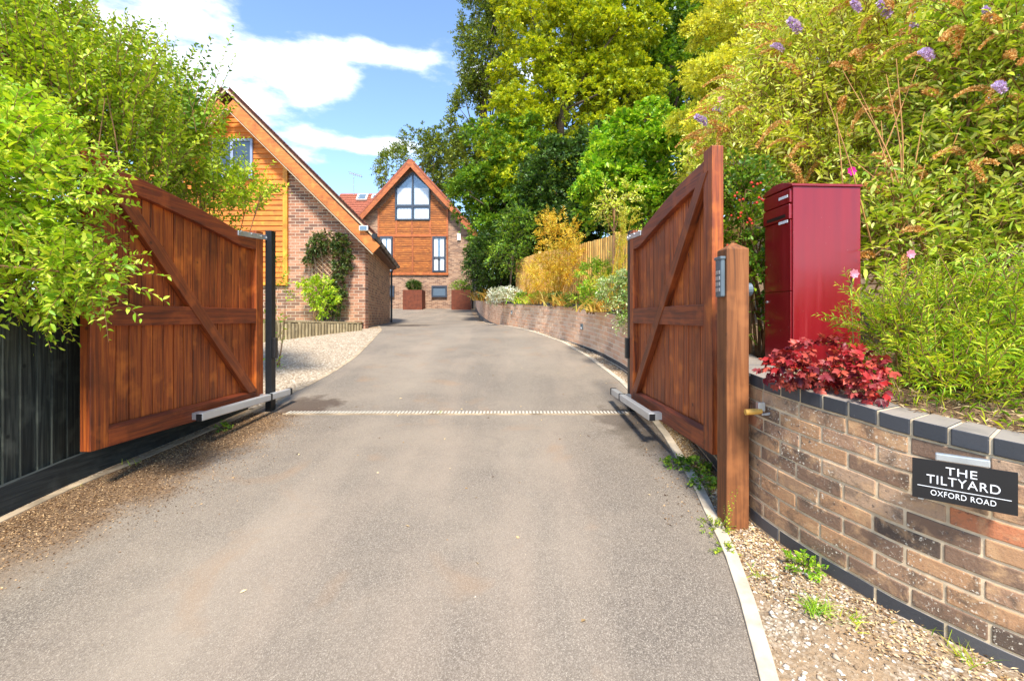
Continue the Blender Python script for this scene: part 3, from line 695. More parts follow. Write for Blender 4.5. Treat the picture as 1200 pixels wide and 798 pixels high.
# timber post with keypad, knob and catch
pz = -1.2
post = thing('timber_post', 'square brown timber post with pointed top beside the curved brick wall', 'post', (1.228, 2.612, pz))
q = MB(); r = .061
q.poly([(-r, -r, 0), (r, -r, 0), (r, r, 0), (-r, r, 0), (-r, -r, 1.575), (r, -r, 1.575), (r, r, 1.575), (-r, r, 1.575), (0, 0, 1.618)],
       [(0, 3, 2, 1), (0, 1, 5, 4), (1, 2, 6, 5), (2, 3, 7, 6), (3, 0, 4, 7), (4, 5, 8), (5, 6, 8), (6, 7, 8), (7, 4, 8)])
q.build('shaft', M['post'], post, .004)
kp = thing('keypad', 'grey entry keypad fixed to the left side of the timber post', 'keypad', (1.166, 2.598, .112))
q = MB(); q.box((-.026, -.036, 0), (0, .036, .215)); q.build('housing', M['greyplastic'], kp, .008)
q = MB(); q.box((-.031, -.041, .205), (.0, .041, .222)); q.build('hood', M['greyplastic'], kp, .004)
q = MB()
for i in range(4):
    for j in range(3): q.box((-.0285, -.026+j*.019, .03+i*.032), (-.0255, -.014+j*.019, .05+i*.032))
q.build('keys', M['galv'], kp)
kn = thing('round_sensor', 'round grey sensor on the right side of the timber post', 'sensor', (1.288, 2.63, .155))
q = MB(); q.tube([(0, 0, 0), (.018, 0, 0), (.020, 0, 0), (.045, 0, 0), (.052, 0, 0)], [.012, .012, .036, .038, .028], 16); q.build('sensor_body', M['greyplastic'], kn, smooth=False)
q = MB(); q.tube([(.01, 0, -.03), (.012, .0, -.06), (.0, .01, -.10)], .003, 6); q.build('cable', M['blackplastic'], kn)
ct = thing('gate_catch', 'galvanised hook catch with ochre grip between timber post and brick wall', 'catch', (1.275, 2.425, -.49))
q = MB(); q.tube([(-.055, .03, -.005), (-.01, .03, -.002), (.03, .03, 0)], [.015, .016, .013], 10); q.build('grip', M['orangegrip'], ct)
q = MB(); q.prism([(.03, -.012), (.07, -.006), (.11, .006), (.155, -.014), (.15, -.03), (.10, -.012), (.06, -.022), (.03, -.022)], 'y', .024, .034); q.build('hook', M['galv'], ct, .002)
q = MB(); q.box((.012, .028, .0), (.05, .055, .045)); q.build('bracket', M['galv'], ct, .002)

# ------------------------------------------------------------------ parcel box
pbz = -.30
pb = thing('parcel_box', 'tall dark red metal parcel box standing in the flower bed behind the wall', 'parcel box', (1.618, 2.70, pbz), math.radians(3))
Wd, Dp, Hh = .405, .275, .30+.755     # local x = length away to the right, y = depth of the front face
q = MB(); q.box((0, 0, 0), (Wd, Dp, Hh)); q.build('body', M['red'], pb, .004)
lid = MB(); prof = [(-.008, Hh)]+[(-.008+(Dp+.016)*i/10, Hh+.012+.034*math.sin(math.pi*i/10)) for i in range(11)]+[(Dp+.008, Hh)]
lid.prism(prof, 'x', -.012, Wd+.006); lid.build('lid', M['red'], pb, .002)
q = MB(); q.box((-.008, .012, Hh-.60), (-.001, Dp-.012, Hh-.19+.0)); q.build('door', M['red'], pb, .002)
q = MB(); q.box((-.008, .012, .02), (-.001, Dp-.012, Hh-.605)); q.build('lower_door', M['red'], pb, .002)
q = MB(); q.box((-.018, .010, Hh-.185), (-.001, Dp-.010, Hh-.10)); fl = q.build('flap', M['red'], pb, .003)
q = MB(); q.box((-.020, .045, Hh-.172), (-.0185, Dp-.05, Hh-.152)); q.build('slot', M['blackplastic'], fl)
q = MB(); q.box((-.014, .010, Hh-.09), (-.001, Dp-.010, Hh-.012)); q.build('hopper', M['red'], pb, .003)
for zz in (Hh-.205, Hh-.06):
    q = MB(); q.box((-.0205, .02, zz), (-.0188, .105, zz+.016)); q.build('paper_label', M['white'], pb)
q = MB(); q.tube([(-.008, Dp-.04, Hh-.66), (-.016, Dp-.04, Hh-.66)], .008, 12); q.build('lock', M['galv'], pb)
q = MB(); q.box((-.03, -.03, -.06), (Wd+.03, Dp+.03, .0)); q.build('plinth_slab', M['concrete'], pb, .006)

# ------------------------------------------------------------------ name sign on the wall
A_ = w(1069, 558, 1.78); B_ = w(1193, 580, 1.60); B_.z = A_.z = -.6025
sx = (B_-A_); ang = math.atan2(sx.y, sx.x); swid = math.hypot(sx.x, sx.y)
tilt = math.atan2(sx.z, swid)
sl = sx.length
sg = thing('name_sign', 'black house name sign with white lettering fixed under the wall coping', 'sign', ((A_.x), (A_.y), A_.z), 0)
sg.rotation_euler = Matrix(((sx.x/sl, 0, 0), (sx.y/sl, 0, 0), (sx.z/sl, 0, 0))).to_3x3().to_euler()
xax = (sx/sl); nv = Vector((sx.y, -sx.x, 0)).normalized(); zax = xax.cross(-nv).normalized()
sg.rotation_euler = Matrix((xax, -nv, zax)).transposed().to_euler()      # local x along sign, y into wall, z up
hh = .148
q = MB(); q.box((0, -.004, -hh/2), (sl, .0, hh/2)); q.build('plate', M['signblack'], sg, .001)
def text(body, cx, cz, size, m, parent, width):
    cu = bpy.data.curves.new('lettering', 'FONT'); cu.body = body; cu.size = size; cu.align_x = 'CENTER'; cu.extrude = .0006; cu.space_character = 1.08
    o = bpy.data.objects.new('lettering', cu); COL.objects.link(o); cu.materials.append(m); o.parent = parent
    bpy.context.view_layer.update(); wd = o.dimensions.x or 1
    o.scale = (width/wd, 1, 1)
    me = bpy.data.meshes.new_from_object(o); bpy.data.objects.remove(o)
    for v in me.vertices: v.co.x *= width/wd
    o = bpy.data.objects.new('lettering', me); COL.objects.link(o); o.parent = parent
    o.location = (cx, -.0048, cz); o.rotation_euler = (math.pi/2, 0, 0); return o
text('THE', sl*.49, .0285, .041, M['lettering'], sg, sl*.30)
text('TILTYARD', sl*.50, -.0110, .045, M['lettering'], sg, sl*.70)
text('OXFORD ROAD', sl*.50, -.0545, .028, M['lettering'], sg, sl*.62)
q = MB(); q.box((sl*.055, -.0052, -.0265), (sl*.945, -.0042, -.0243)); q.build('rule_line', M['lettering'], sg)
q = MB(); q.box((sl*.235, -.0055, hh/2+.001), (sl*.76, .02, hh/2+.028)); q.poly([], []); o = q.build('light_bar', M['galv'], sg, .004)
q = MB(); q.box((sl*.06, .0005, -hh/2-.006), (sl*.12, .03, -hh/2+.02)); q.box((sl*.88, .0005, -hh/2+.01), (sl*.93, .03, -hh/2+.03)); q.box((sl*.3, .0005, -.02), (sl*.36, .04, .02)); q.build('fixing_bracket', M['galv'], sg)['kind'] = 'stuff'

# ------------------------------------------------------------------ drain channel
M['palegrate'] = plain('pale_grating', (.55, .50, .40), .7)
dr = thing('drain_channel', 'slotted pale drain channel crossing the drive between the gates', 'drain', (-.56, 4.76, float(Pz(4.76))))
q = MB(); q.box((-1.73, -.080, -.03), (1.73, -.058, .013)); q.box((-1.73, .058, -.03), (1.73, .080, .013)); q.build('channel_frame', M['dirty_concrete'], dr); q = MB(); q.box((-1.73, -.058, -.03), (1.73, .058, .004)); q.build('channel_bottom', M['blackplastic'], dr)
q = MB()
for i in range(0, 96): x = -1.71+i*.036; q.box((x, -.057, .0045), (x+.018, .057, .013))
q.build('grating', M['palegrate'], dr)

# ------------------------------------------------------------------ black fence, left
bf = thing('black_fence', 'black painted feather-edge board fence beside the left gate', 'fence', (-2.99, 3.0, -1.1))
q = MB(); y = -.4
def lf_x(y): return float(np.interp(y, [-.5, 1.5, 3.2, 4.9], [-3.02, -3.0, -2.985, -2.80]))
while y < 4.75:
    wd = .105+random.uniform(-.012, .012); x = lf_x(y); x2 = lf_x(y+wd); j = random.uniform(-.004, .004); zt = .14+random.uniform(-.012, .012)+.0*y
    zb = float(Pz(y))+.15
    q.poly([(x-.022, y, zb), (x+.012+j, y, zb), (x2-.004, y+wd, zb), (x2-.022, y+wd, zb), (x-.022, y, zt), (x+.012+j, y, zt), (x2-.004, y+wd, zt), (x2-.022, y+wd, zt)],
           [(0, 3, 2, 1), (4, 5, 6, 7), (0, 1, 5, 4), (1, 2, 6, 5), (2, 3, 7, 6), (3, 0, 4, 7)]); y += wd-.004
def par(o, t): o.parent = t; o.matrix_parent_inverse = Matrix.Translation(-Vector(t.location)); return o
par(q.build('boards', M['dark_fence']), bf)
q = MB(); ysq = np.arange(-.5, 5.0, .3)
for i, y in enumerate(ysq):
    z = float(Pz(y)); x = lf_x(y)+.012; q.v += [(x, y, z-.05), (x+.032, y, z-.05), (x+.032, y, z+.17), (x, y, z+.17)]
for i in range(len(ysq)-1):
    for k in range(4): a, b = i*4+k, i*4+(k+1) % 4; q.f.append((a, b, b+4, a+4))
M['dark_fence_y'] = wood('black_gravel_board_wood', (.006, .009, .010), (.020, .026, .026), (.05, .055, .05), 'y', rough=.8)
par(q.build('gravel_board', M['dark_fence_y']), bf)
q = MB(); q.box((lf_x(0)-.10, 0, -.2), (lf_x(0)-.024, 4.5, -.1)); q.box((lf_x(0)-.10, 0, -.9), (lf_x(0)-.024, 4.5, -.8)); par(q.build('fence_rail', M['dark_fence']), bf)

# ------------------------------------------------------------------ light fence on the bank
FP = [(2.62, 5.3), (2.36, 7.2), (1.96, 9.0), (1.40, 11.2), (.75, 13.6), (.13, 16.0)]
lfz = lambda y: float(np.interp(y, [5.3, 7.2, 9, 11.2, 13.6, 16], [1.12, 1.36, 1.58, 1.68, 1.86, 1.92]))
lf = thing('timber_fence', 'honey coloured close-board timber fence standing on the bank above the wall', 'fence', (1.96, 9, .3))
q = MB(); pq = []
for (a, b) in zip(FP[:-1], FP[1:]):
    L = math.hypot(b[0]-a[0], b[1]-a[1]); n = int(L/.105); zt0 = lfz((a[1]+b[1])/2)
    d = Vector((b[0]-a[0], b[1]-a[1])).normalized(); nr = Vector((-d.y, d.x))
    for i in range(n):
        c = Vector(a)+d*(i*L/n); c2 = Vector(a)+d*((i+1)*L/n-.004); j = random.uniform(0, .006); zt = lfz(c.y)+random.uniform(-.01, .01); zb = bank_z(c.x, c.y)-.05
        f0 = c+nr*(.014+j); f1 = c2+nr*(.004); b0 = c-nr*.01; b1 = c2-nr*.01
        q.poly([(f0.x, f0.y, zb), (f1.x, f1.y, zb), (b1.x, b1.y, zb), (b0.x, b0.y, zb), (f0.x, f0.y, zt), (f1.x, f1.y, zt), (b1.x, b1.y, zt), (b0.x, b0.y, zt)],
               [(0, 3, 2, 1), (4, 5, 6, 7), (0, 1, 5, 4), (1, 2, 6, 5), (2, 3, 7, 6), (3, 0, 4, 7)])
    pq.append(a)
par(q.build('boards', M['light_fence']), lf)
for a in FP:
    q = MB(); zz = bank_z(a[0], a[1]); q.box((a[0]+.01, a[1]-.045, zz-.1), (a[0]+.10, a[1]+.045, lfz(a[1])+.05)); par(q.build('fence_post', M['light_fence']), lf)

# ------------------------------------------------------------------ sleeper edging and lawn
ed = thing('log_edging', 'low edging of upright timber logs below the lawn of the brick house', 'edging', (-4.3, 10.3, -.5))
q = MB(); a = Vector((-5.6, 8.4)); b = Vector((-3.60, 11.15)); L = (b-a).length; nlog = int(L/.075)
for i in range(nlog+1):
    c = a.lerp(b, i/nlog); zt = -.06-.10*i/nlog+random.uniform(-.012, .012); q.tube([(c.x, c.y, float(Pz(c.y))-.1), (c.x, c.y, zt)], .037, 8)
par(q.build('logs', M['sleeper']), ed)
q = MB(); d = (b-a).normalized(); nr = Vector((-d.y, d.x))
c0, c1 = a+nr*.0, b+nr*.0
q.poly([(c0.x-.05, c0.y, -.052), (c1.x+.02, c1.y-.02, -.150), (c1.x-.04, c1.y+.1, -.150), (c0.x-.12, c0.y+.1, -.052), (c0.x-.05, c0.y, -.012), (c1.x+.02, c1.y-.02, -.112), (c1.x-.04, c1.y+.1, -.112), (c0.x-.12, c0.y+.1, -.012)],
       [(0, 3, 2, 1), (4, 5, 6, 7), (0, 1, 5, 4), (1, 2, 6, 5), (2, 3, 7, 6), (3, 0, 4, 7)])
par(q.build('capping_rail', M['sleeper']), ed)
M['lawn'] = gravelm('lawn_grass', [(.16, .24, .02), (.26, .34, .03), (.36, .42, .05)], 50)
q = MB(); q.poly([(-9, 7.0, .0), (-5.72, 8.45, -.05), (-3.68, 11.2, -.125), (-3.70, 11.75, -.125), (-10, 11.75, .0)], [(0, 1, 2, 3, 4)]); tag(q.build('lawn', M['lawn'], recalc=False), kind='structure')

# ------------------------------------------------------------------ left brick house (gable end)
K = -.159      # side wall leans away to the left
HX, HY, HB = -3.66, 11.7, -.5
hs = thing('brick_house', 'near brown brick house with orange boarded gable, climber and black gutter', 'house', (HX, HY, HB))
RX, EZ, AZ = -6.91, 2.13, 5.36      # ridge x, eave z and apex z of the wall
LX = RX-(HX-RX)
dy = 6.1; dx = K*dy
q = MB(); q.prism([(LX, HB), (HX, HB), (HX, EZ), (RX, AZ), (LX, EZ)], 'y', HY, HY+.25); par(q.build('gable_wall', M['wallbrick_house'], uv=lambda c: (c.x, c.z)), hs)
q = MB(); q.poly([(HX, HY+.001, HB), (HX+dx, HY+dy, HB), (HX+dx-.25, HY+dy, HB), (HX-.25, HY+.001, HB), (HX, HY+.001, EZ), (HX+dx, HY+dy, EZ), (HX+dx-.25, HY+dy, EZ), (HX-.25, HY+.001, EZ)],
                [(0, 3, 2, 1), (4, 5, 6, 7), (0, 1, 5, 4), (1, 2, 6, 5), (2, 3, 7, 6), (3, 0, 4, 7)])
q.v = [(v[0]+.002, v[1], v[2]) for v in q.v]
par(q.build('side_wall', M['brick_side'], uv=lambda c: (c.y*1.0126, c.z)), hs)
q = MB(); q.prism([(LX+dx, HB), (HX+dx, HB), (HX+dx, EZ), (RX+dx, AZ), (LX+dx, EZ)], 'y', HY+dy-.25, HY+dy-.002); par(q.build('rear_wall', M['wallbrick_house'], uv=lambda c: (c.x, c.z)), hs)
def slab(mb, p0, p1, y0, y1, th, k=0., up=0.):   # sloping slab: p0 ridge (x,z), p1 eave (x,z), perpendicular thickness th, raised by up
    a, b = Vector(p0), Vector(p1); d = (b-a).normalized(); n_ = Vector((-d.y, d.x)); n_ = n_ if n_.y > 0 else -n_
    pts = []
    for (y, s_) in ((y0, 0), (y1, k*(y1-y0))):
        for c in (a+n_*up, b+n_*up, b+n_*(up+th), a+n_*(up+th)): pts.append((c.x+s_, y, c.y))
    mb.poly(pts, [(0, 1, 2, 3), (7, 6, 5, 4), (0, 4, 5, 1), (1, 5, 6, 2), (2, 6, 7, 3), (3, 7, 4, 0)])
rz0 = (RX, AZ+.10)
for sd_, ex in ((1, HX+.30), (-1, LX-.30)):
    ez = AZ+.10-abs(ex-RX)*(AZ-EZ)/(HX-RX)
    q = MB(); slab(q, rz0, (ex, ez), HY-.36, HY+dy+.3, .07, K, .04); rf = par(q.build('roof_slope', M['tile']), hs)
    # staggered tile noses along the verge and eave
    q = MB(); Ls = math.hypot(ex-RX, ez-rz0[1]); nt_ = int(Ls/.11)
    for i in range(nt_):
        t0, t1 = i/nt_, (i+1.15)/nt_
        a = (RX+(ex-RX)*t0, rz0[1]+(ez-rz0[1])*t0); b = (RX+(ex-RX)*min(t1, 1.01), rz0[1]+(ez-rz0[1])*min(t1, 1.01))
        slab(q, a, b, HY-.40, HY-.30, .022, K, .115)
    q.build('verge_tiles', M['tile'], rf); bpy.data.objects[-1] if False else None
    q = MB(); slab(q, (RX, rz0[1]+.02), (ex, ez+.02), HY-.375, HY-.345, .034, 0, -.0); cp = par(q.build('verge_strip', M['cream']), hs)
    q = MB(); slab(q, (RX, rz0[1]-.38), (ex-sd_*.0, ez-.38), HY-.37, HY-.335, .245, 0, .0); par(q.build('barge_board', M['barge'], bevel=.003), hs)
    q = MB(); slab(q, (RX, rz0[1]-.40), (ex, ez-.40), HY-.36, HY-.30, .018, 0, -.018); par(q.build('barge_bead', M['cream']), hs)
    q = MB(); slab(q, (RX, rz0[1]-.06), (ex, ez-.06), HY-.34, HY+dy+.28, .03, K, .03); par(q.build('soffit', M['soffit']), hs)
    if sd_ == 1:
        q = MB(); q.poly([(ex-.02, HY-.36, ez-.10), (ex-.02+K*(dy+.6), HY+dy+.25, ez-.10), (ex-.30+K*(dy+.6), HY+dy+.25, ez-.10), (ex-.30, HY-.36, ez-.10), (ex-.0, HY-.36, ez+.04), (ex+K*(dy+.6), HY+dy+.25, ez+.04), (ex-.25+K*(dy+.6), HY+dy+.25, ez+.04), (ex-.25, HY-.36, ez+.04)],
                        [(0, 3, 2, 1), (4, 5, 6, 7), (0, 1, 5, 4), (1, 2, 6, 5), (2, 3, 7, 6), (3, 0, 4, 7)])
        par(q.build('eaves_box', M['soffit']), hs)
        q = MB(); q.tube([(ex+.05, HY-.42, ez+.02), (ex+.05+K*(dy+.75), HY+dy+.32, ez+.02)], .06, 10)
        for i in range(8): t = i/7; yy = HY-.42+(dy+.74)*t; q.tube([(ex+.05+K*(yy-HY+.42)-.0, yy, ez+.02), (ex+.05+K*(yy-HY+.42), yy+.04, ez+.02)], .068, 10)
        par(q.build('gutter', M['blackplastic']), hs)
# cladding
CX0, CX1 = -8.15, -5.68
def roof_x(z): return HX+(EZ-z)*(HX-RX)/(AZ-EZ)      # right-hand gable line
def roof_xl(z): return LX+(z-EZ)*(RX-LX)/(AZ-EZ)
q = MB(); z = .87
while z < AZ-.15:
    z1 = z+.124; xr = min(CX1, roof_x(z)-.02); xr1 = min(CX1, roof_x(z1)-.02); xl = max(CX0, roof_xl(z)+.02); xl1 = max(CX0, roof_xl(z1)+.02)
    if xr1 > xl1: q.poly([(xl, HY-.060, z), (xr, HY-.060, z), (xr, HY-.002, z), (xl, HY-.002, z), (xl1, HY-.036, z1+.01), (xr1, HY-.036, z1+.01), (xr1, HY-.002, z1+.01), (xl1, HY-.002, z1+.01)],
           [(0, 3, 2, 1), (4, 5, 6, 7), (0, 1, 5, 4), (1, 2, 6, 5), (2, 3, 7, 6), (3, 0, 4, 7)])
    z += .128
par(q.build('timber_cladding', M['clad']), hs)
q = MB(); q.prism([(CX1, .83), (CX1+.11, .83), (CX1+.11, roof_x(0) and (EZ+(HX-(CX1+.11))*(AZ-EZ)/(HX-RX))-.12), (CX1, (EZ+(HX-CX1)*(AZ-EZ)/(HX-RX))-.12)], 'y', HY-.075, HY-.002)
q.box((CX0, HY-.072, .80), (CX1+.112, HY-.002, .868)); par(q.build('cladding_trim', M['trim']), hs)
wn_ = MB(); x0, x1, z0, z1 = -7.45, -6.42, 3.47, 4.42
def frame(mb, x0, x1, z0, z1, y0, y1, t): mb.box((x0, y0, z0), (x0+t, y1, z1)); mb.box((x1-t, y0, z0), (x1, y1, z1)); mb.box((x0+t, y0, z1-t), (x1-t, y1, z1)); mb.box((x0+t, y0, z0), (x1-t, y1, z0+t))
frame(wn_, x0, x1, z0, z1, HY-.10, HY-.03, .06); wn_.box((-6.97, HY-.095, z0+.06), (-6.90, HY-.03, z1-.06)); wf = par(wn_.build('window', M['bluegrey'], bevel=.004), hs)
q = MB(); q.box((x0+.04, HY-.066, z0+.04), (x1-.04, HY-.061, z1-.04)); q = q.build('pane', M['glass_dark'], wf)
q = MB(); q.box((x0-.06, HY-.15, z0-.05), (x1+.06, HY-.03, z0-.002)); q.build('sill', M['bluegrey'], wf)
# downpipe
q = MB(); X_, Y_ = HX+dx+.07, HY+dy-.05
q.tube([(X_+.15, Y_+.1, 2.0), (X_+.12, Y_+.0, 1.85), (X_, Y_, 1.72), (X_, Y_, -.25)], .038, 8); par(q.build('downpipe', M['blackplastic']), hs)
q = MB(); X_, Y_ = -3.20, 11.5
fl = thing('flood_light', 'small white flood light fixed on the corner of the near brick house', 'light', (-3.56, 11.45, 2.13))
q = MB(); q.box((-.11, -.20, -.05), (.10, -.12, .07)); q.build('lamp_housing', M['white'], fl, .01)
q = MB(); q.box((-.09, -.205, -.035), (.08, -.2005, .055)); q.build('lens', M['glass_grey'], fl)
q = MB(); q.box((-.02, -.125, -.02), (.02, .02, .03)); q.build('bracket', M['white'], fl)

# trellis + climber on the gable
tx0, tx1, tz0, tz1 = -4.98, -4.33, .2, 2.12
tr = thing('trellis', 'diamond lattice trellis panel fixed to the brick gable behind the climber', 'trellis', (-4.65, 11.66, .2))
q = MB(); frame(q, tx0, tx1, tz0, tz1, HY-.045, HY-.02, .03)
n_ = 22
for i in range(-6, 20):
    for sg_ in (1, -1):
        # lattice strip clipped to the rectangle
        z0_ = tz0+i*.13; pts = []
        xa, xb = (tx0, tx1) if sg_ == 1 else (tx1, tx0); za, zb = z0_, z0_+(tx1-tx0)
        if zb <= tz0 or za >= tz1: continue
        ta = max(0, (tz0-za)/(zb-za)); tb = min(1, (tz1-za)/(zb-za))
        a = Vector((xa+(xb-xa)*ta, HY-.052+(.006 if sg_ == 1 else -.0), za+(zb-za)*ta)); b = Vector((xa+(xb-xa)*tb, a.y, za+(zb-za)*tb))
        q.tube([a, b], .010, 4)
M['trellis'] = wood('trellis_wood', (.30, .17, .09), (.45, .28, .16), (.58, .4, .25), 'z')
par(q.build('lattice', M['trellis']), tr)

# ------------------------------------------------------------------ far house
fy = 27.0; sc = fy/F
def fx(px): return (px-600)*sc
def fz(py): return (372-py)*sc
fh = thing('boarded_house', 'tall brick house with red boarded gable and peaked window at the top of the drive', 'house', (fx(484), fy, .4))
ax, az = fx(483), fz(191); sl_ = 1.09; xr = fx(553); xl = 2*ax-xr; er = az-(xr-ax)*sl_
q = MB(); q.prism([(xl, .2), (xr, .2), (xr, er-.15), (ax, az-.15), (xl, er-.15)], 'y', fy, fy+9); par(q.build('wall', M['brick_far'], uv=lambda c: (c.x+c.y*.99, c.z)), fh)
for sgn_ in (1, -1):
    ex = ax+sgn_*(xr-ax+.25); ez = az-abs(ex-ax)*sl_
    q = MB(); slab(q, (ax, az), (ex, ez), fy-.5, fy+9.3, .10, 0, .0); rf = par(q.build('roof_slope', M['redtile']), fh)
    q = MB(); slab(q, (ax-sgn_*.20, az-.40+.20*sl_), (ex, ez-.40), fy-.52-.003*sgn_, fy-.46, .25, 0, 0); par(q.build('barge_board', M['barge_far']), fh)
    q = MB(); slab(q, (ax, az-.10), (ex, ez-.10), fy-.48, fy, .03, 0, 0); par(q.build('soffit', M['barge_far']), fh)
q = MB(); q.tube([(xr+.06, fy-.06, er), (xr+.06, fy-.06, .4)], .05, 8); par(q.build('downpipe', M['blackplastic']), fh)
# cladding panels of slats
q = MB()
def roofz(x): return az-.55-abs(x-ax)*sl_
def panel(x0, x1, z0, z1, clip=False):
    z = z0
    while z < z1-.02:
        zt = min(z+.105, z1)
        a, b = x0, x1
        if clip:
            xm = (az-.55-zt)/sl_; a = max(a, ax-xm); b = min(b, ax+xm)
        if b > a: q.box((a, fy-.075, z), (b, fy-.002, zt-.022))
        z += .105
    if not clip: q.box((x0, fy-.04, z0), (x1, fy-.003, z1))
WX0, WX1, WZ0, WZS, WZA = fx(463.5), fx(504.5), fz(258.5), fz(220), fz(203)
CL, CR = fx(443), fx(525)
panel(CL, WX0-.02, fz(276), WZA, True); panel(WX1+.02, CR, fz(276), WZA, True); panel(WX0-.02, WX1+.02, fz(276), WZ0-.05)
panel(fx(461.5), fx(506.5), fz(320), fz(277.5))
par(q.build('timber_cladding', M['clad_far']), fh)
q = MB()
for px in (443, 464, 503.5, 523.5): 
    zt = min(fz(258.5) if px in (464, 503.5) else 99, roofz(fx(px))+.05); q.box((fx(px), fy-.095, fz(276)), (fx(px)+.09, fy-.002, zt))
q.box((fx(483)-.04, fy-.093, fz(276)), (fx(483)+.05, fy-.002, fz(259.5)))
q.box((fx(443), fy-.11, fz(278)), (fx(525.5), fy-.0025, fz(275.5)))
q.box((fx(447), fy-.10, fz(322.5)), (fx(525.5), fy-.0025, fz(320)))
for px in (461, 483, 505.5, 523.5): q.box((fx(px), fy-.097, fz(320)), (fx(px)+.085, fy-.0027, fz(278)))
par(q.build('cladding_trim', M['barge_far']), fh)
# peaked window
q = MB(); y0, y1 = fy-.13, fy-.02; t = .075
q.box((WX0, y0, WZ0), (WX0+t, y1, WZS)); q.box((WX1-t, y0, WZ0), (WX1, y1, WZS)); q.box((WX0+t, y0, WZ0), (WX1-t, y1, WZ0+t)); q.box((WX0+t, y0, fz(243.5)), (WX1-t, y1, fz(241)))
xm = (WX0+WX1)/2; q.box((xm-.04, y0-.003, WZ0+t), (xm+.04, y1, WZA-.03))
for sgn_ in (1, -1):
    xe = WX1 if sgn_ == 1 else WX0
    q.prism([(xm, WZA+.04), (xe, WZS+.0), (xe, WZS-.1), (xm, WZA-.06)], 'y', y0+.004, y1)
pw_ = par(q.build('peaked_window', M['anthracite']), fh)
q = MB(); q.prism([(WX0+.03, WZ0+.03), (WX1-.03, WZ0+.03), (WX1-.03, WZS-.02), (xm, WZA), (WX0+.03, WZS-.02)], 'y', fy-.075, fy-.070); q.build('pane', M['glass_clear'], pw_)
q = MB(); q.prism([(WX0+.03, WZ0+.03), (WX1-.03, WZ0+.03), (WX1-.03, WZS-.02), (xm, WZA), (WX0+.03, WZS-.02)], 'y', fy-.012, fy-.006); q.build('room_behind', M['glass_grey'], pw_)
q = MB()
for (a, b, z0, z1) in [(466, 482, 257, 244.5), (486, 502.5, 257, 244.5), (466, 482, 240, 221), (486, 502.5, 240, 221)]:
    n_ = 9
    for i in range(n_):
        xa = fx(a)+(fx(b)-fx(a))*i/n_; q.box((xa, fy-.05-(i % 2)*.012, fz(z0)), (xa+(fx(b)-fx(a))/n_, fy-.03, fz(z1)))
q.build('curtain', M['curtain'], pw_)
def simple_window(px0, px1, py0, py1, mull, blind=True):
    q = MB(); x0, x1, z0, z1 = fx(px0), fx(px1), fz(py1), fz(py0); frame(q, x0, x1, z0, z1, fy-.12, fy-.02, .09)
    if mull: q.box((x0+.09, fy-.118, fz(mull)-.04), (x1-.09, fy-.02, fz(mull)+.04))
    wo = par(q.build('window', M['anthracite']), fh)
    q = MB(); q.box((x0+.05, fy-.075, z0+.05), (x1-.05, fy-.07, z1-.05)); q.build('pane', M['glass_clear'] if blind else M['glass_grey'], wo)
    if blind:
        q = MB(); xm = (x0+x1)/2
        for i in range(5):
            q.box((x0+.09+i*.045, fy-.05-(i % 2)*.01, z0+.09), (x0+.135+i*.045, fy-.035, z1-.09)); q.box((x1-.135-i*.045, fy-.05-(i % 2)*.01, z0+.09), (x1-.09-i*.045, fy-.035, z1-.09))
        q.build('curtain', M['curtain'], wo)
        q = MB(); q.box((x0+.05, fy-.02, z0+.05), (x1-.05, fy-.012, z1-.05)); q.build('room_behind', M['glass_grey'], wo)
simple_window(507, 522.5, 277.5, 319, 302); simple_window(446, 460.5, 277.5, 319, 302)
simple_window(506, 524, 335, 348.5, None, False); simple_window(452, 462.5, 335, 348.5, None, False)
q = MB(); q.box((fx(536), fy-.1, fz(282)), (fx(540), fy, fz(274))); par(q.build('alarm_box', M['white'], bevel=.01), fh)

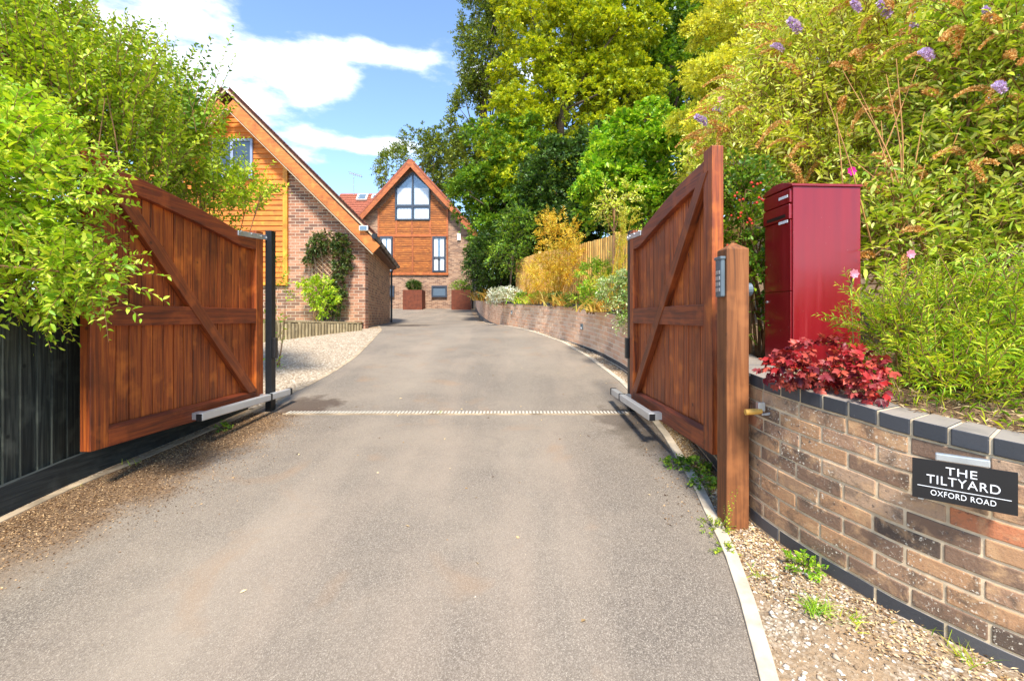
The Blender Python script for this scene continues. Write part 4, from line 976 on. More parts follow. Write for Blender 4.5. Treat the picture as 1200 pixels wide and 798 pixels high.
# planters with shrubs
def ball_plant(name, label, base, r, h, lmat, ll, lw, n, cat='plant', group=None, stems=5, tl=.2, nl=10, up=.6, twigm='twig'):
    t = thing(name, label, cat, base, 0, group)
    A, O = in_ellipsoids([(0, 0, h*.6, r, r, h*.45)], n, .3)
    tm = TM(); tw = TM(); sprays(tm, A, O+np.array([0, 0, up]), tl, nl, ll, lw, twigs=tw)
    tm.build('foliage', lmat, t)
    mb = MB()
    for i in range(stems):
        a = A[i]; limb(mb, (random.uniform(-.03, .03), random.uniform(-.03, .03), -.03), a, .012*r/.3, .004*r/.3, .1, 5, 4)
    s_ = mb.build('stems', M[twigm], t); tw.build('twigs', M[twigm], t)
    return t
for i, (a, b) in enumerate([(472, 494.5), (529, 551.5)]):
    yy = 26.0; x0, x1 = (a-600)/F*yy, (b-600)/F*yy; zb = float(Pz(yy)); zt = (372-339.8)/F*yy; cx = (x0+x1)/2; hw = (x1-x0)/2
    t = thing('square_planter', ['rusted square planter with round dark shrub, left of the low window', 'rusted square planter with spiky pale plant by the house corner'][i], 'planter', (cx, yy, zb), 0, 'square rusted planters by the far house')
    q = MB(); h_ = zt-zb
    q.box((-hw, 0, 0), (hw, .04, h_)); q.box((-hw, 2*hw-.04, 0), (hw, 2*hw, h_)); q.box((-hw, .0402, .0), (-hw+.04, 2*hw-.0402, h_)); q.box((hw-.04, .0402, 0), (hw, 2*hw-.0402, h_)); q.build('panels', M['corten'], t, .006)
    q = MB(); q.box((-hw+.04, .04, h_-.12), (hw-.04, 2*hw-.04, h_-.08)); q.build('soil', M['soil'], t)
    if i == 0: ball_plant('round_shrub', 'round dark green shrub growing in the left rusted planter', (cx, yy+hw, zt-.1), .36, .62, M['lf_dark'], .09, .05, 320, 'shrub', None, 5, .15, 8)
    else: ball_plant('spiky_plant', 'spiky grey-green plant growing in the right rusted planter', (cx, yy+hw, zt-.1), .40, .5, M['lf_mid'], .28, .05, 70, 'plant', None, 5, .3, 6)

# ------------------------------------------------------------------ house behind with red roof, antenna
ry = 38.0; s3 = ry/F
rh = thing('red_roofed_house', 'distant house with red tiled roof and skylights behind the near brick house', 'house', (-12.5, ry, 1))
zr = (372-222)*s3; x0, x1 = (380-600)*s3, (448-600)*s3
q = MB(); q.box((x0+.2, ry+.4, .8), (x1-.2, ry+7, 7.3)); par(q.build('wall', M['brick_far'], uv=lambda c: (c.x+c.y, c.z)), rh)
q = MB(); q.poly([(x0, ry-.2, 6.9), (x1, ry-.2, 6.9), (x1, ry+3.6, zr+.6), (x0, ry+3.6, zr+.6), (x0, ry-.2, 6.8), (x1, ry-.2, 6.8), (x1, ry+7.6, 6.8), (x0, ry+7.6, 6.8)], [(0, 1, 2, 3), (3, 2, 6, 7), (4, 7, 6, 5), (0, 4, 5, 1), (1, 5, 6, 2), (0, 3, 7, 4)])
for i in range(16):   # tile courses
    t0 = i/16; za = 6.9+(zr+.6-6.9)*t0; ya = ry-.2+3.8*t0; q.box((x0, ya-.03, za-.0), (x1, ya+.1, za+.05))
rf = par(q.build('roof', M['redtile']), rh)
for px0, px1, py0, py1 in [(413.5, 426, 227, 236), (431, 441, 228, 234)]:
    yy = ry+1.9; q = MB(); s4 = yy/F; za = (372-py1)*s4+.25; zb = (372-py0)*s4+.25; xa, xb = (px0-600)*s4, (px1-600)*s4; 
    sl3 = 3.8/(zr+.6-6.9); ya = ry-.2+(za-6.9)*sl3; yb_ = ry-.2+(zb-6.9)*sl3
    q.poly([(xa, ya-.16, za+.1), (xb, ya-.16, za+.1), (xb, yb_-.16, zb+.1), (xa, yb_-.16, zb+.1), (xa, ya+.05, za), (xb, ya+.05, za), (xb, yb_+.05, zb), (xa, yb_+.05, zb)], [(0, 1, 2, 3), (4, 7, 6, 5), (0, 4, 5, 1), (1, 5, 6, 2), (2, 6, 7, 3), (3, 7, 4, 0)])
    sk = par(q.build('skylight', M['white']), rh)
    q = MB(); e = .14; q.poly([(xa+e, ya-.175+.03, za+.1+.07), (xb-e, ya-.175+.03, za+.1+.07), (xb-e, yb_-.175-.03, zb+.1-.05), (xa+e, yb_-.175-.03, zb+.1-.05)], [(0, 1, 2, 3)]); o = q.build('pane', M['glass_grey'], sk)
an = thing('tv_antenna', 'thin television antenna standing above the red tiled roof', 'antenna', ((397.5-600)*s3, ry+3.5, zr))
q = MB(); zt = 2.35; q.tube([(0, 0, -.3), (0, 0, zt)], .035, 6); q.build('mast', M['galv'], an)
q = MB(); q.tube([(-.35, 0, zt+.05), (.7, 0, zt-.25)], .025, 5); 
for i in range(7): t = i/6; c = (-.35+1.05*t, zt+.05-.3*t); q.tube([(c[0], -.45, c[1]), (c[0], .45, c[1])], .014, 4); q.tube([(c[0]-.02, 0, c[1]-.14), (c[0]+.02, 0, c[1]+.14)], .018, 4)
q.build('aerial', M['galv'], an)

# ------------------------------------------------------------------ trees
def tree(name, label, base, ells, n, lmat, ll, lw, tl=.5, nl=10, group=None, trunk_r=.2, limbs=10, shell=.45, gap=-.5, gsc=.9, up=.25, detail=0, side=.8, cat='tree', droop=.25, bark='bark', cl=None):
    t = thing(name, label, cat, base, 0, group); B = Vector(base)
    A, O = clumped(ells, n, 22, cl, shell) if cl else in_ellipsoids(ells, n, shell, gap, gsc)
    tm = TM(); tw = TM()
    sprays(tm, A-np.array(base), O*.8+rnd(len(A))*.5+np.array([0, 0, up]), tl, nl, ll, lw, side=side, droop=droop, detail=detail, twigs=tw, tr=.02*tl)
    tm.build('crown', lmat, t)
    mb = MB(); cx = np.mean([e[0] for e in ells]); cy = np.mean([e[1] for e in ells]); cz = np.mean([e[2] for e in ells])
    top = Vector((cx, cy, cz))-B
    pts = limb(mb, (0, 0, -.2), top, trunk_r, trunk_r*.45, .05, 8, 8)
    for i in range(limbs):
        e = ells[i % len(ells)]; d = nrm(rnd(1))[0]; tgt = Vector(e[:3])+Vector(d*np.array(e[3:6])*.75)-B
        st = pts[random.randint(3, 8)]; limb(mb, st, tgt, trunk_r*.35, trunk_r*.06, .12, 5, 5)
    mb.build('trunk', M[bark], t); tw.build('twigs', M[bark], t)
    return t
GT = 'tall trees behind the timber fence'
tree('tree', 'yellow-green tree peeking over the left roof slope of the boarded house', (-7.6, 40, 1.5), [pe(468, 200, 22, 26, 40, 2.2), pe(497, 182, 26, 30, 40, 2.4), pe(520, 190, 28, 40, 40, 2.6)], 1500, M['lf_olive'], .26, .15, .7, 9, None, .25, 12)
tree('tree', 'slender airy tree with loose dark foliage at the left edge of the tall trees', (-1.9, 33, 2.5), [pe(570, 60, 34, 60, 33, 2.2), pe(556, 140, 26, 50, 33, 2.2), pe(585, -40, 45, 70, 33, 3), pe(546, 195, 16, 36, 33, 2)], 3200, M['lf_olive'], .24, .14, .7, 10, GT, .22, 22, .2, -.1, 1.6)
tree('tree', 'tall tree with bright yellow-green leaf clumps rising above the dark trees', (2.2, 24, 2.0), [pe(640, 20, 50, 50, 24, 2.2), pe(690, 60, 55, 50, 24, 2.4), pe(628, 100, 42, 45, 24, 2.0), pe(675, 130, 55, 45, 23, 2.0), pe(650, -40, 80, 60, 25, 2.5), pe(730, 110, 44, 45, 24, 2), pe(600, 160, 34, 34, 23, 2), pe(640, 175, 44, 30, 22, 1.6), pe(725, 30, 40, 40, 24, 2), pe(612, 205, 34, 30, 21, 1.5), pe(655, 215, 36, 26, 20, 1.4)], 11000, M['lf_treeyel'], .21, .13, .28, 9, GT, .3, 18, .65, -.25, 1.3, cl=.60)
tree('tree', 'broad dark tree far behind closing the gaps between the tall crowns', (5, 36, 4), [pe(640, 60, 90, 130, 36, 3), pe(760, 100, 110, 130, 36, 3), pe(880, 80, 110, 150, 36, 3), pe(620, 200, 70, 80, 36, 3)], 3600, M['lf_olive'], .42, .26, .7, 11, GT, .35, 14, .3, None)
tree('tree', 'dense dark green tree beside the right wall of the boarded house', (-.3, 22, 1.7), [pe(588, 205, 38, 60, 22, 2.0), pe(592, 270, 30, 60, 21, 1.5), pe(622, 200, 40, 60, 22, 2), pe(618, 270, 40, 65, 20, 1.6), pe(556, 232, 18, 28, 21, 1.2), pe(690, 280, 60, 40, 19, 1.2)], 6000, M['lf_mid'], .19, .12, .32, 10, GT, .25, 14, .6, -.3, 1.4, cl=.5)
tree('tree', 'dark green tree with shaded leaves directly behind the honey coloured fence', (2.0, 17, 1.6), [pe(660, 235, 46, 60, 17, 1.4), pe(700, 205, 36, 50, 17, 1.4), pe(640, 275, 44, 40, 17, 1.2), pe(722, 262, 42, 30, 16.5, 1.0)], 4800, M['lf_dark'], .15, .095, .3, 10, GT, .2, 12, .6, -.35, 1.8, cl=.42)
tree('tree', 'very tall dark tree with bare trunks showing beneath its high crown', (8.6, 27, 3.0), [pe(770, -10, 85, 60, 27, 3), pe(720, 40, 50, 60, 28, 3), pe(800, 70, 55, 60, 27, 2.5), pe(860, 20, 60, 80, 28, 3), pe(760, 110, 60, 50, 28, 2.5), pe(820, 130, 60, 50, 28, 2.5)], 7000, M['lf_mid'], .26, .16, .45, 11, GT, .35, 20, .6, -.2, 1.2, cl=.75)
tree('tree', 'young maple-like tree with fresh bright green leaves above the fence', (3.4, 12.5, 1.4), [pe(745, 195, 52, 46, 12.5, 1.1), pe(712, 225, 34, 34, 12.2, .9), pe(790, 195, 44, 60, 12.5, 1.0), pe(740, 160, 34, 30, 12.5, .9), pe(770, 240, 40, 34, 12.2, .8)], 3200, M['lf_maple'], .15, .11, .26, 8, GT, .08, 14, .5, -.3, 2.2, cl=.28)
tree('tree', 'golden yellow feathery tree behind the right gate and buddleia', (4.9, 9.5, 1.5), [pe(855, 60, 54, 50, 9.5, .9), pe(905, 10, 66, 60, 9.5, 1.0), pe(835, 130, 46, 46, 9.2, .9), pe(960, 60, 70, 70, 10, 1.0), pe(890, 110, 60, 50, 9.3, .9), pe(850, 180, 50, 50, 9, .8), pe(960, 150, 80, 60, 9.5, .9)], 6500, M['lf_gold'], .095, .05, .2, 11, GT, .09, 16, .55, -.35, 2.2, cl=.26)
tree('tree', 'dark trees closing the view behind the buddleia at the right', (12.5, 15, 3.0), [pe(1000, 60, 160, 130, 15, 2.5), pe(1150, 60, 160, 150, 15, 2.5), pe(1040, 220, 180, 110, 14, 2.0), pe(1250, 150, 120, 200, 15, 2)], 4600, M['lf_bush'], .22, .12, .4, 11, GT, .3, 10, .5, -.6, cl=.5)
# low hedge mass at the fence foot / behind
tree('hedge_shrub', 'dark leafy shrub filling the gap between boarded house and fence', (-.7, 18.5, .9), [pe(585, 310, 38, 36, 18.5, 1.2), pe(620, 300, 30, 30, 17.5, .8)], 2000, M['lf_dark'], .13, .08, .35, 10, None, .06, 8, .4, None, 1, cat='shrub')
tree('small_tree', 'small slender tree with pale trunk growing above the far end of the wall', (-.15, 15.3, .55), [pe(594, 300, 20, 18, 15.3, .5), pe(606, 270, 18, 26, 15.3, .5)], 420, M['lf_mid'], .11, .06, .3, 8, None, .035, 10, .2, None, 1)

# ------------------------------------------------------------------ shrubs on the left
def shrub(name, label, base, ells, n, lmat, ll, lw, tl, nl, dirup=1.0, stems=16, detail=0, shell=.25, gap=None, gsc=2, side=.8, cat='shrub', group=None, sr=.012, droop=.15, twigm='twig', bias=(0, 0, 0), tr=.003, via=None):
    t = thing(name, label, cat, base, 0, group); A, O = in_ellipsoids(ells, n, shell, gap, gsc)
    tm = TM(); tw = TM(); sprays(tm, A-np.array(base), O*.7+rnd(len(A))*.3+np.array([bias[0], bias[1], dirup+bias[2]]), tl, nl, ll, lw, side=side, droop=droop, detail=detail, twigs=tw, tr=tr)
    tm.build('foliage', lmat, t); mb = MB()
    for i in range(stems):
        a = Vector(A[i])-Vector(base)
        if via:
            vp = Vector(via)-Vector(base)+Vector((random.uniform(-.15, 0), random.uniform(-.3, .4), random.uniform(-.03, .1))); limb(mb, (vp.x, vp.y, -.05), vp, sr, sr*.8, .03, 5, 4); limb(mb, vp, a, sr*.8, sr*.3, .05, 5, 7); continue
        limb(mb, (random.uniform(-.12, .12), random.uniform(-.12, .12), -.05), a, sr, sr*.3, .08, 5, 7)
    mb.build('stems', M[twigm], t); tw.build('twigs', M[twigm], t); return t
shrub('privet_bush', 'bright lime leafed bush overhanging the black fence and the left gate', (-3.35, 2.75, -1.0),
      [pe(20, 210, 70, 80, 2.7, .30), pe(48, 245, 54, 58, 2.68, .22), pe(35, 315, 70, 44, 2.62, .22), pe(-60, 200, 90, 120, 2.7, .4), pe(98, 318, 44, 30, 2.58, .12), pe(20, 160, 45, 40, 2.8, .3), pe(30, 345, 60, 26, 2.75, .15)],
      1150, M['lf_nearbush'], .060, .027, .20, 13, .35, 26, 1, .25, None, 2, .85, bias=(.35, -.1, 0), droop=.3, via=(-3.22, 2.75, .22))
shrub('privet_bush', 'tall fresh green bush filling the top left above the left gate', (-3.9, 4.2, -.9),
      [pe(30, 110, 90, 110, 4.2, .5), pe(110, 110, 70, 100, 4.4, .5), pe(150, 180, 60, 70, 4.6, .4), pe(20, 40, 90, 60, 4.2, .5), pe(100, 60, 50, 55, 4.4, .35), pe(-70, 100, 100, 130, 4.2, .6)],
      1900, M['lf_bush'], .078, .034, .42, 17, 1.7, 46, 0, .2, -.55, 2.2, .8, tr=.004)
shrub('privet_bush', 'loose green bush in front of the boarded gable, above the gate hinge', (-3.6, 5.7, -.8),
      [pe(205, 200, 50, 60, 5.6, .45), pe(250, 235, 36, 40, 5.5, .35), pe(196, 125, 36, 45, 5.6, .35), pe(288, 228, 22, 24, 5.4, .2), pe(236, 160, 26, 34, 5.6, .3), pe(170, 150, 45, 60, 5.8, .4)],
      900, M['lf_bush'], .078, .036, .34, 14, 1.0, 30, 0, .15, -.5, 2.2, .8)
shrub('hedge', 'shaded green hedge behind the black fence at the left edge', (-4.0, 3.4, -1.0), [pe(10, 320, 90, 70, 3.6, .3), pe(90, 300, 60, 60, 3.9, .3), pe(-80, 300, 80, 90, 3.6, .4), pe(150, 290, 50, 60, 4.8, .4)], 1300, M['lf_mid'], .06, .03, .25, 12, .8, 20, 0, .1, via=None)
# tall bare-ish shoots poking into the sky
t = thing('privet_shoots', 'few dark upright leafy shoots against the sky above the left bush', 'shrub', (-3.9, 5.2, 0))
tm = TM(); tw = TM(); sh = [((205, 120), (228, 45)), ((225, 110), (262, 58)), ((230, 130), (215, 75)), ((150, 90), (135, 10)), ((95, 60), (75, 0)), ((240, 125), (262, 95)), ((170, 90), (185, 60)), ((120, 60), (118, 5)), ((215, 120), (196, 50)), ((222, 118), (245, 52)), ((218, 122), (205, 62)), ((212, 126), (232, 74)), ((236, 120), (258, 76)), ((60, 50), (50, -5)), ((188, 100), (200, 70)), ((110, 50), (100, 0))]
A = np.array([list(w(a[0], a[1]+25, 5.2)) for a, b in sh]); B = np.array([list(w(b[0], b[1], 5.2)) for a, b in sh]); base = np.array([-3.9, 5.2, 0])
sprays(tm, A-base, B-A, .95, 26, .09, .042, side=.8, droop=.05, twigs=tw, tr=.006)
tm.build('foliage', M['lf_mid'], t); tw.build('stems', M['twig'], t)
shrub('young_plant', 'small loose sprays of green leaves right of the left gate post', (-3.55, 7.0, -.7), [pe(326, 350, 16, 40, 7, .2), pe(322, 400, 10, 30, 7, .15)], 34, M['lf_nearbush'], .07, .035, .25, 7, .8, 8, 0, .1, cat='plant', sr=.006)
# climber on trellis
cb = (-4.55, 11.45, -.15)
shrub('climbing_plant', 'dark climber covering the trellis on the brick gable', cb, [pe(384, 283, 22, 9, 11.5, .10), pe(398, 305, 8, 26, 11.5, .09), pe(370, 288, 10, 9, 11.52, .08), pe(395, 345, 8, 26, 11.5, .09), pe(362, 300, 5, 8, 11.55, .06), pe(407, 302, 5, 12, 11.52, .06)], 430, M['lf_climber'], .075, .055, .12, 9, -.1, 14, 0, .1, cat='climber', twigm='bark')
shrub('leafy_shrub', 'bright lime shrub at the foot of the trellis climber', (-4.7, 11.25, -.15), [pe(372, 340, 14, 14, 11.2, .25), pe(382, 355, 13, 12, 11.2, .2), pe(362, 335, 9, 8, 11.2, .2)], 150, M['lf_nearbush'], .10, .06, .2, 8, .4, 8, 0, .2)

# ------------------------------------------------------------------ planting on the bank above the wall
def blades(name, label, base, n, L, W, m, spread=.5, cat='grass tuft', group=None, curve=.5, r=.08):
    t = tag(trimesh(name, *(lambda: (np.zeros((0, 3)), np.zeros((0, 3), int)))(), m) if False else bpy.data.objects.new(name, None), label, cat, group); COL.objects.link(t); t.location = base
    tm = TM(); P = np.concatenate([rnd(n, 2)*r*.5, np.zeros((n, 1))-.005], 1)
    D = rnd(n)*spread; D[:, 2] = 1.0; D = nrm(D); up = nrm(rnd(n)+np.array([0, 0, .1])); l = L*RNG.uniform(.5, 1.15, n)
    K_ = 5; tt = np.linspace(0, 1, K_); sd = nrm(np.cross(D, up)); out_ = D*np.array([1, 1, 0]);
    C = P[:, None]+D[:, None]*(l[:, None, None]*tt[None, :, None])+(out_[:, None]*.6+np.array([0, 0, -curve]))*(l[:, None, None]*(tt**2)[None, :, None])*.6
    wv = W*(1-tt**1.5)[None, :, None]*.5+.0002
    V = np.stack([C-sd[:, None]*wv, C+sd[:, None]*wv], 2).reshape(-1, 3); fs = []
    for i in range(K_-1): a = 2*i; fs += [[a, a+1, a+3], [a, a+3, a+2]]
    T = (np.arange(n)[:, None, None]*(K_*2)+np.array(fs)[None]).reshape(-1, 3); tm.add(V, T); tm.build('blades', m, t); return t
def onbank(px, d): x = (px-600)/F*d; return (x, d, bank_z(x, d))
shrub('golden_bamboo', 'tall golden bamboo clump in front of the timber fence', (1.05, 11.0, .25), [pe(655, 300, 22, 26, 10.6, .4), pe(642, 322, 24, 20, 10.6, .4), pe(672, 305, 18, 30, 10.3, .35), pe(640, 268, 10, 16, 10.8, .3), pe(660, 268, 20, 14, 10.8, .35)], 330, M['lf_bamboo'], .11, .022, .24, 12, 1.0, 46, 0, .1, cat='bamboo', twigm='lf_bamboo', sr=.008)
shrub('golden_bamboo', 'smaller golden bamboo hugging the low end of the fence', (.45, 13.5, .5), [pe(622, 326, 10, 18, 13, .35), pe(634, 334, 14, 16, 12.6, .35)], 150, M['lf_bamboo'], .10, .02, .28, 9, 1.0, 26, 0, .1, cat='bamboo', twigm='lf_bamboo', sr=.009)
shrub('golden_bamboo', 'golden leafed clump between bamboo and the right gate hinge', (1.75, 8.0, .3), [pe(731, 300, 9, 30, 8.0, .2), pe(712, 338, 20, 16, 7.8, .25), pe(734, 262, 7, 16, 8.0, .2)], 170, M['lf_gold'], .06, .013, .2, 11, .9, 24, 0, .1, cat='bamboo', twigm='lf_bamboo', sr=.006)
shrub('green_shrub', 'green feathery shrub on the wall bed in front of the bamboo', onbank(700, 8.8), [pe(700, 322, 18, 14, 8.7, .25)], 160, M['lf_maple'], .07, .025, .16, 10, .6, 8)
shrub('green_shrub', 'broad leafed dark green plant close behind the wall coping', onbank(694, 8.0), [pe(694, 347, 13, 12, 7.9, .2)], 70, M['lf_maple'], .10, .04, .14, 8, .5, 6)
shrub('variegated_shrub', 'pale variegated shrub spilling over the wall beside the right gate', onbank(728, 6.8), [pe(722, 340, 18, 14, 6.7, .22), pe(733, 362, 10, 16, 6.4, .14), pe(735, 335, 9, 18, 6.6, .2)], 300, M['lf_variegated'], .06, .022, .15, 12, .3, 10, droop=.5)
shrub('silver_shrub', 'white flowering silver shrub hanging over the far corner of the wall', onbank(592, 13.6), [pe(590, 345, 16, 8, 13.3, .3), pe(580, 350, 9, 6, 13.5, .2), pe(600, 345, 9, 6, 13.0, .2)], 260, M['lf_silver'], .07, .03, .13, 9, .4, 8)
for i, (px, d, lb, mm, L) in enumerate([(565, 18.5, 'orange ornamental grass nearest the boarded house', 'lf_orangegrass', .7), (582, 16.5, 'orange ornamental grass behind the silver shrub', 'lf_orangegrass', .75), (604, 14.6, 'straw coloured grass clump left of the low fence end', 'lf_orangegrass', .6), (622, 11.8, 'small yellow grass clump on the coping right of the silver shrub', 'lf_golden_rod', .35), (640, 11.0, 'fine golden grass below the bamboo', 'lf_orangegrass', .5), (668, 9.6, 'yellow grass clump below the middle of the fence', 'lf_orangegrass', .5), (708, 7.7, 'thin golden grass beside the variegated shrub', 'lf_orangegrass', .45)]):
    blades('ornamental_grass', lb, onbank(px, d), 240, L, .02, M[mm], .45, 'grass', 'ornamental grasses along the wall top', .6, .35)
for i, (px, d, mm, lb) in enumerate([(612, 12.6, 'lf_mid', 'small green mound plant right of the silver shrub'), (632, 11.5, 'lf_bush', 'low fresh green plant in front of the bamboo'), (655, 10.2, 'lf_dark', 'small dark leaved plant under the bamboo'), (676, 9.1, 'lf_olive', 'low grey-green plant on the bed edge below the fence')]):
    p = onbank(px, d); shrub('bedding_plant', lb, p, [(p[0], p[1], p[2]+.10, .22, .25, .12)], 90, M[mm], .07, .04, .12, 7, .5, 4, group='low plants along the wall top', cat='plant')
# robinia-like thin trunk by the fence
tree('small_tree', 'thin red-barked sapling standing in front of the fence by the gate', onbank(718, 8.2), [pe(725, 235, 22, 24, 8.2, .3), pe(715, 245, 14, 12, 8.2, .25)], 90, M['lf_budy'], .08, .035, .22, 8, None, .035, 7, .2, None, 1, bark='twig')

# ------------------------------------------------------------------ buddleia and right-hand planting
def panicle_mesh(L, r, n, curve):
    tm = TM(); t = RNG.uniform(0, 1, n); a = RNG.uniform(0, 6.28, n)
    rr = r*np.sin(np.clip(t*.9+.08, 0, 1)*math.pi)**.6*(1-.35*t)
    P = np.stack([np.cos(a)*rr*.5, L*t, np.sin(a)*rr*.5-curve*L*t*t], 1); D = np.stack([np.cos(a), .4+0*t, np.sin(a)], 1)
    V, T = leaves(P, D, rnd(n), r*RNG.uniform(.5, 1, n), r*.55, .3, 0, 0); return V, T
pan = {}
for kind in ('spent', 'purple'):
    pan[kind] = []
    for L, r, n, c in ([(.20, .019, 200, .45), (.24, .017, 230, .9), (.15, .019, 160, .2)] if kind == 'spent' else [(.17, .029, 280, .15), (.20, .026, 300, .45)]):
        V, T = panicle_mesh(L, r, n, c); o = trimesh('flower_panicle' if kind == 'purple' else 'spent_panicle', V, T, M[kind]); pan[kind].append(o.data); bpy.data.objects.remove(o)
def add_panicles(t, A, D, kind, scale=1.0):
    for a, d in zip(A, D):
        o = bpy.data.objects.new('flower_panicle' if kind == 'purple' else 'spent_panicle', random.choice(pan[kind])); COL.objects.link(o); o.parent = t
        dv = Vector(d).normalized(); o.location = Vector(a)-Vector(t.location)
        q_ = dv.to_track_quat('Y', 'Z'); o.rotation_euler = q_.to_euler(); s_ = random.uniform(.75, 1.2)*scale; o.scale = (s_, s_, s_)
def buddleia(label, base, ells, n, lmat, npan, purples, ll=.085, lw=.022, detail=1, tl=.36, nl=10, bias=(-.5, -.2, .3), stems=34, sr=.012, scale=1.0, canes=()):
    t = shrub('buddleia_bush', label, base, ells, n, lmat, ll, lw, tl, nl, .35, stems, detail, .3, None, 2, .85, bias=bias, sr=sr, droop=.35, group='buddleia bushes on the bank', twigm='twig', tr=.004)
    A, O = in_ellipsoids(ells, npan, .92)
    k = (O[:, 1] < .1) & (O[:, 2] > -.5); A, O = A[k], O[k]; A = A+O*np.array([.1, .1, .1]); A = A[:98]; O = O[:98]
    if len(A): add_panicles(t, A, O*.5+np.array([-.7, -.25, .15])+rnd(len(A))*.25, 'spent', scale*1.35)
    cm_ = MB(); B_0 = Vector(base)
    for rx_, ry_, tx_, ty_, d_ in canes:
        root = w(rx_, ry_, d_)-B_0; tip = w(tx_, ty_, d_+random.uniform(-.1, .15))-B_0; mid = root.lerp(tip, .5)+Vector((random.uniform(-.03, .05), -.05, random.uniform(.0, .05)))
        cm_.tube([tuple(p) for p in catmull(np.array([list(root), list(mid), list(tip)]), 6)], list(np.linspace(.006, .002, 13)), 5)
    if canes: cm_.build('canes', M['cane'], t)
    if purples: add_panicles(t, np.array([list(w(*p)) for p in purples]), np.array([[-.6, -.4, .25]]*len(purples)), 'purple', scale)
    return t
buddleia('large buddleia full of brown spent flowers behind the red parcel box', (2.9, 4.6, -.1), [pe(930, 150, 80, 80, 4.4, .5), pe(1000, 100, 90, 90, 4.3, .5), pe(1060, 50, 90, 80, 4.2, .5), pe(960, 60, 80, 70, 4.5, .5), pe(880, 190, 40, 40, 4.4, .35), pe(960, 220, 70, 50, 4.2, .4), pe(1040, 200, 60, 70, 4.0, .4)], 3000, M['lf_budy'], 420, [(1008, 14, 3.7), (1076, 39, 3.6), (938, 38, 4.0), (918, 60, 4.1), (1042, 20, 3.7)])
buddleia('leafy green buddleia with arching brown stems at the right edge', (2.9, 3.3, -.15), [pe(1150, 110, 80, 80, 3.3, .40), pe(1100, 200, 80, 60, 3.3, .35), pe(1180, 220, 70, 60, 3.1, .35), pe(1180, 40, 80, 60, 3.2, .4), pe(1060, 240, 40, 50, 3.3, .3), pe(1230, 150, 80, 120, 3.1, .4), pe(1100, 290, 90, 50, 3.0, .3), pe(1190, 310, 70, 50, 2.9, .3), pe(1040, 290, 30, 50, 3.0, .2)], 2300, M['lf_bud'], 190, [(1176, 108, 2.75), (1092, 70, 3.0), (1160, 22, 2.9)], .090, .027, scale=.85, canes=[(1030+random.uniform(-50, 60), random.uniform(290, 340), tx+random.uniform(-10, 10), ty+random.uniform(-25, 25), random.uniform(2.86, 3.10)) for tx, ty in [(960, 120), (975, 150), (1010, 90), (1030, 130), (1050, 80), (1075, 110), (1105, 130), (1140, 120), (1090, 180), (1165, 150), (1000, 190), (985, 90), (1120, 170), (1060, 160), (1040, 100), (1020, 160), (1080, 60)]])
buddleia('smaller buddleia with drooping brown flowers above the right gate', (2.35, 5.8, .1), [pe(860, 170, 34, 40, 5.6, .35), pe(830, 205, 24, 28, 5.4, .25), pe(885, 130, 40, 36, 5.6, .35)], 420, M['lf_budy'], 80, [(868, 196, 4.4), (847, 190, 4.5), (829, 146, 5.0), (850, 133, 5.0)], .09, .03)
# rose with hips behind the post
t = shrub('rose_bush', 'rose bush with red hips between timber post and parcel box', (1.72, 3.3, -.25), [pe(872, 260, 22, 55, 3.2, .15), pe(880, 330, 20, 55, 3.15, .15), pe(862, 220, 22, 28, 3.3, .15), pe(886, 225, 20, 25, 3.3, .12)], 420, M['lf_mid'], .045, .028, .12, 9, .4, 14, 1, .15)
q = MB()
for (hx_, hz_) in [(866, 232), (884, 218), (868, 250), (880, 262), (888, 236), (860, 290)]:
    for k in range(random.randint(3, 6)):
        p = w(hx_+random.gauss(0, 4), hz_+random.gauss(0, 4), random.uniform(2.98, 3.06))-Vector(t.location); r_ = random.uniform(.006, .009)
        q.tube([p+Vector((0, 0, -r_)), p+Vector((0, 0, -r_*.5)), p+Vector((0, 0, r_*.5)), p+Vector((0, 0, r_))], [r_*.3, r_, r_, r_*.3], 6)
tag(q.build('rose_hips', M['hips'], t), kind='stuff')
# narrow-leaved lime bush
shrub('aster_bush', 'bushy lime green plant with narrow leaves in front of the buddleia', (2.05, 2.35, -.33), [pe(1080, 400, 60, 60, 2.30, .18), pe(1150, 380, 60, 60, 2.25, .2), pe(1040, 370, 34, 40, 2.35, .12), pe(1185, 440, 50, 60, 2.05, .15), pe(1120, 440, 60, 34, 2.1, .15), pe(1230, 380, 50, 90, 2.1, .2)], 560, M['lf_golden_rod'], .052, .0075, .20, 24, 1.0, 44, 0, .05, side=.75, twigm='twiggreen', sr=.004, jitter=.15) if False else shrub('aster_bush', 'bushy lime green plant with narrow leaves in front of the buddleia', (2.05, 2.35, -.33), [pe(1080, 400, 60, 60, 2.30, .18), pe(1150, 380, 60, 60, 2.25, .2), pe(1040, 370, 34, 40, 2.35, .12), pe(1185, 440, 50, 60, 2.05, .15), pe(1120, 440, 60, 34, 2.1, .15), pe(1230, 380, 50, 90, 2.1, .2)], 620, M['lf_golden_rod'], .055, .0085, .20, 24, 1.0, 44, 0, .05, side=.75, twigm='twig', sr=.004)
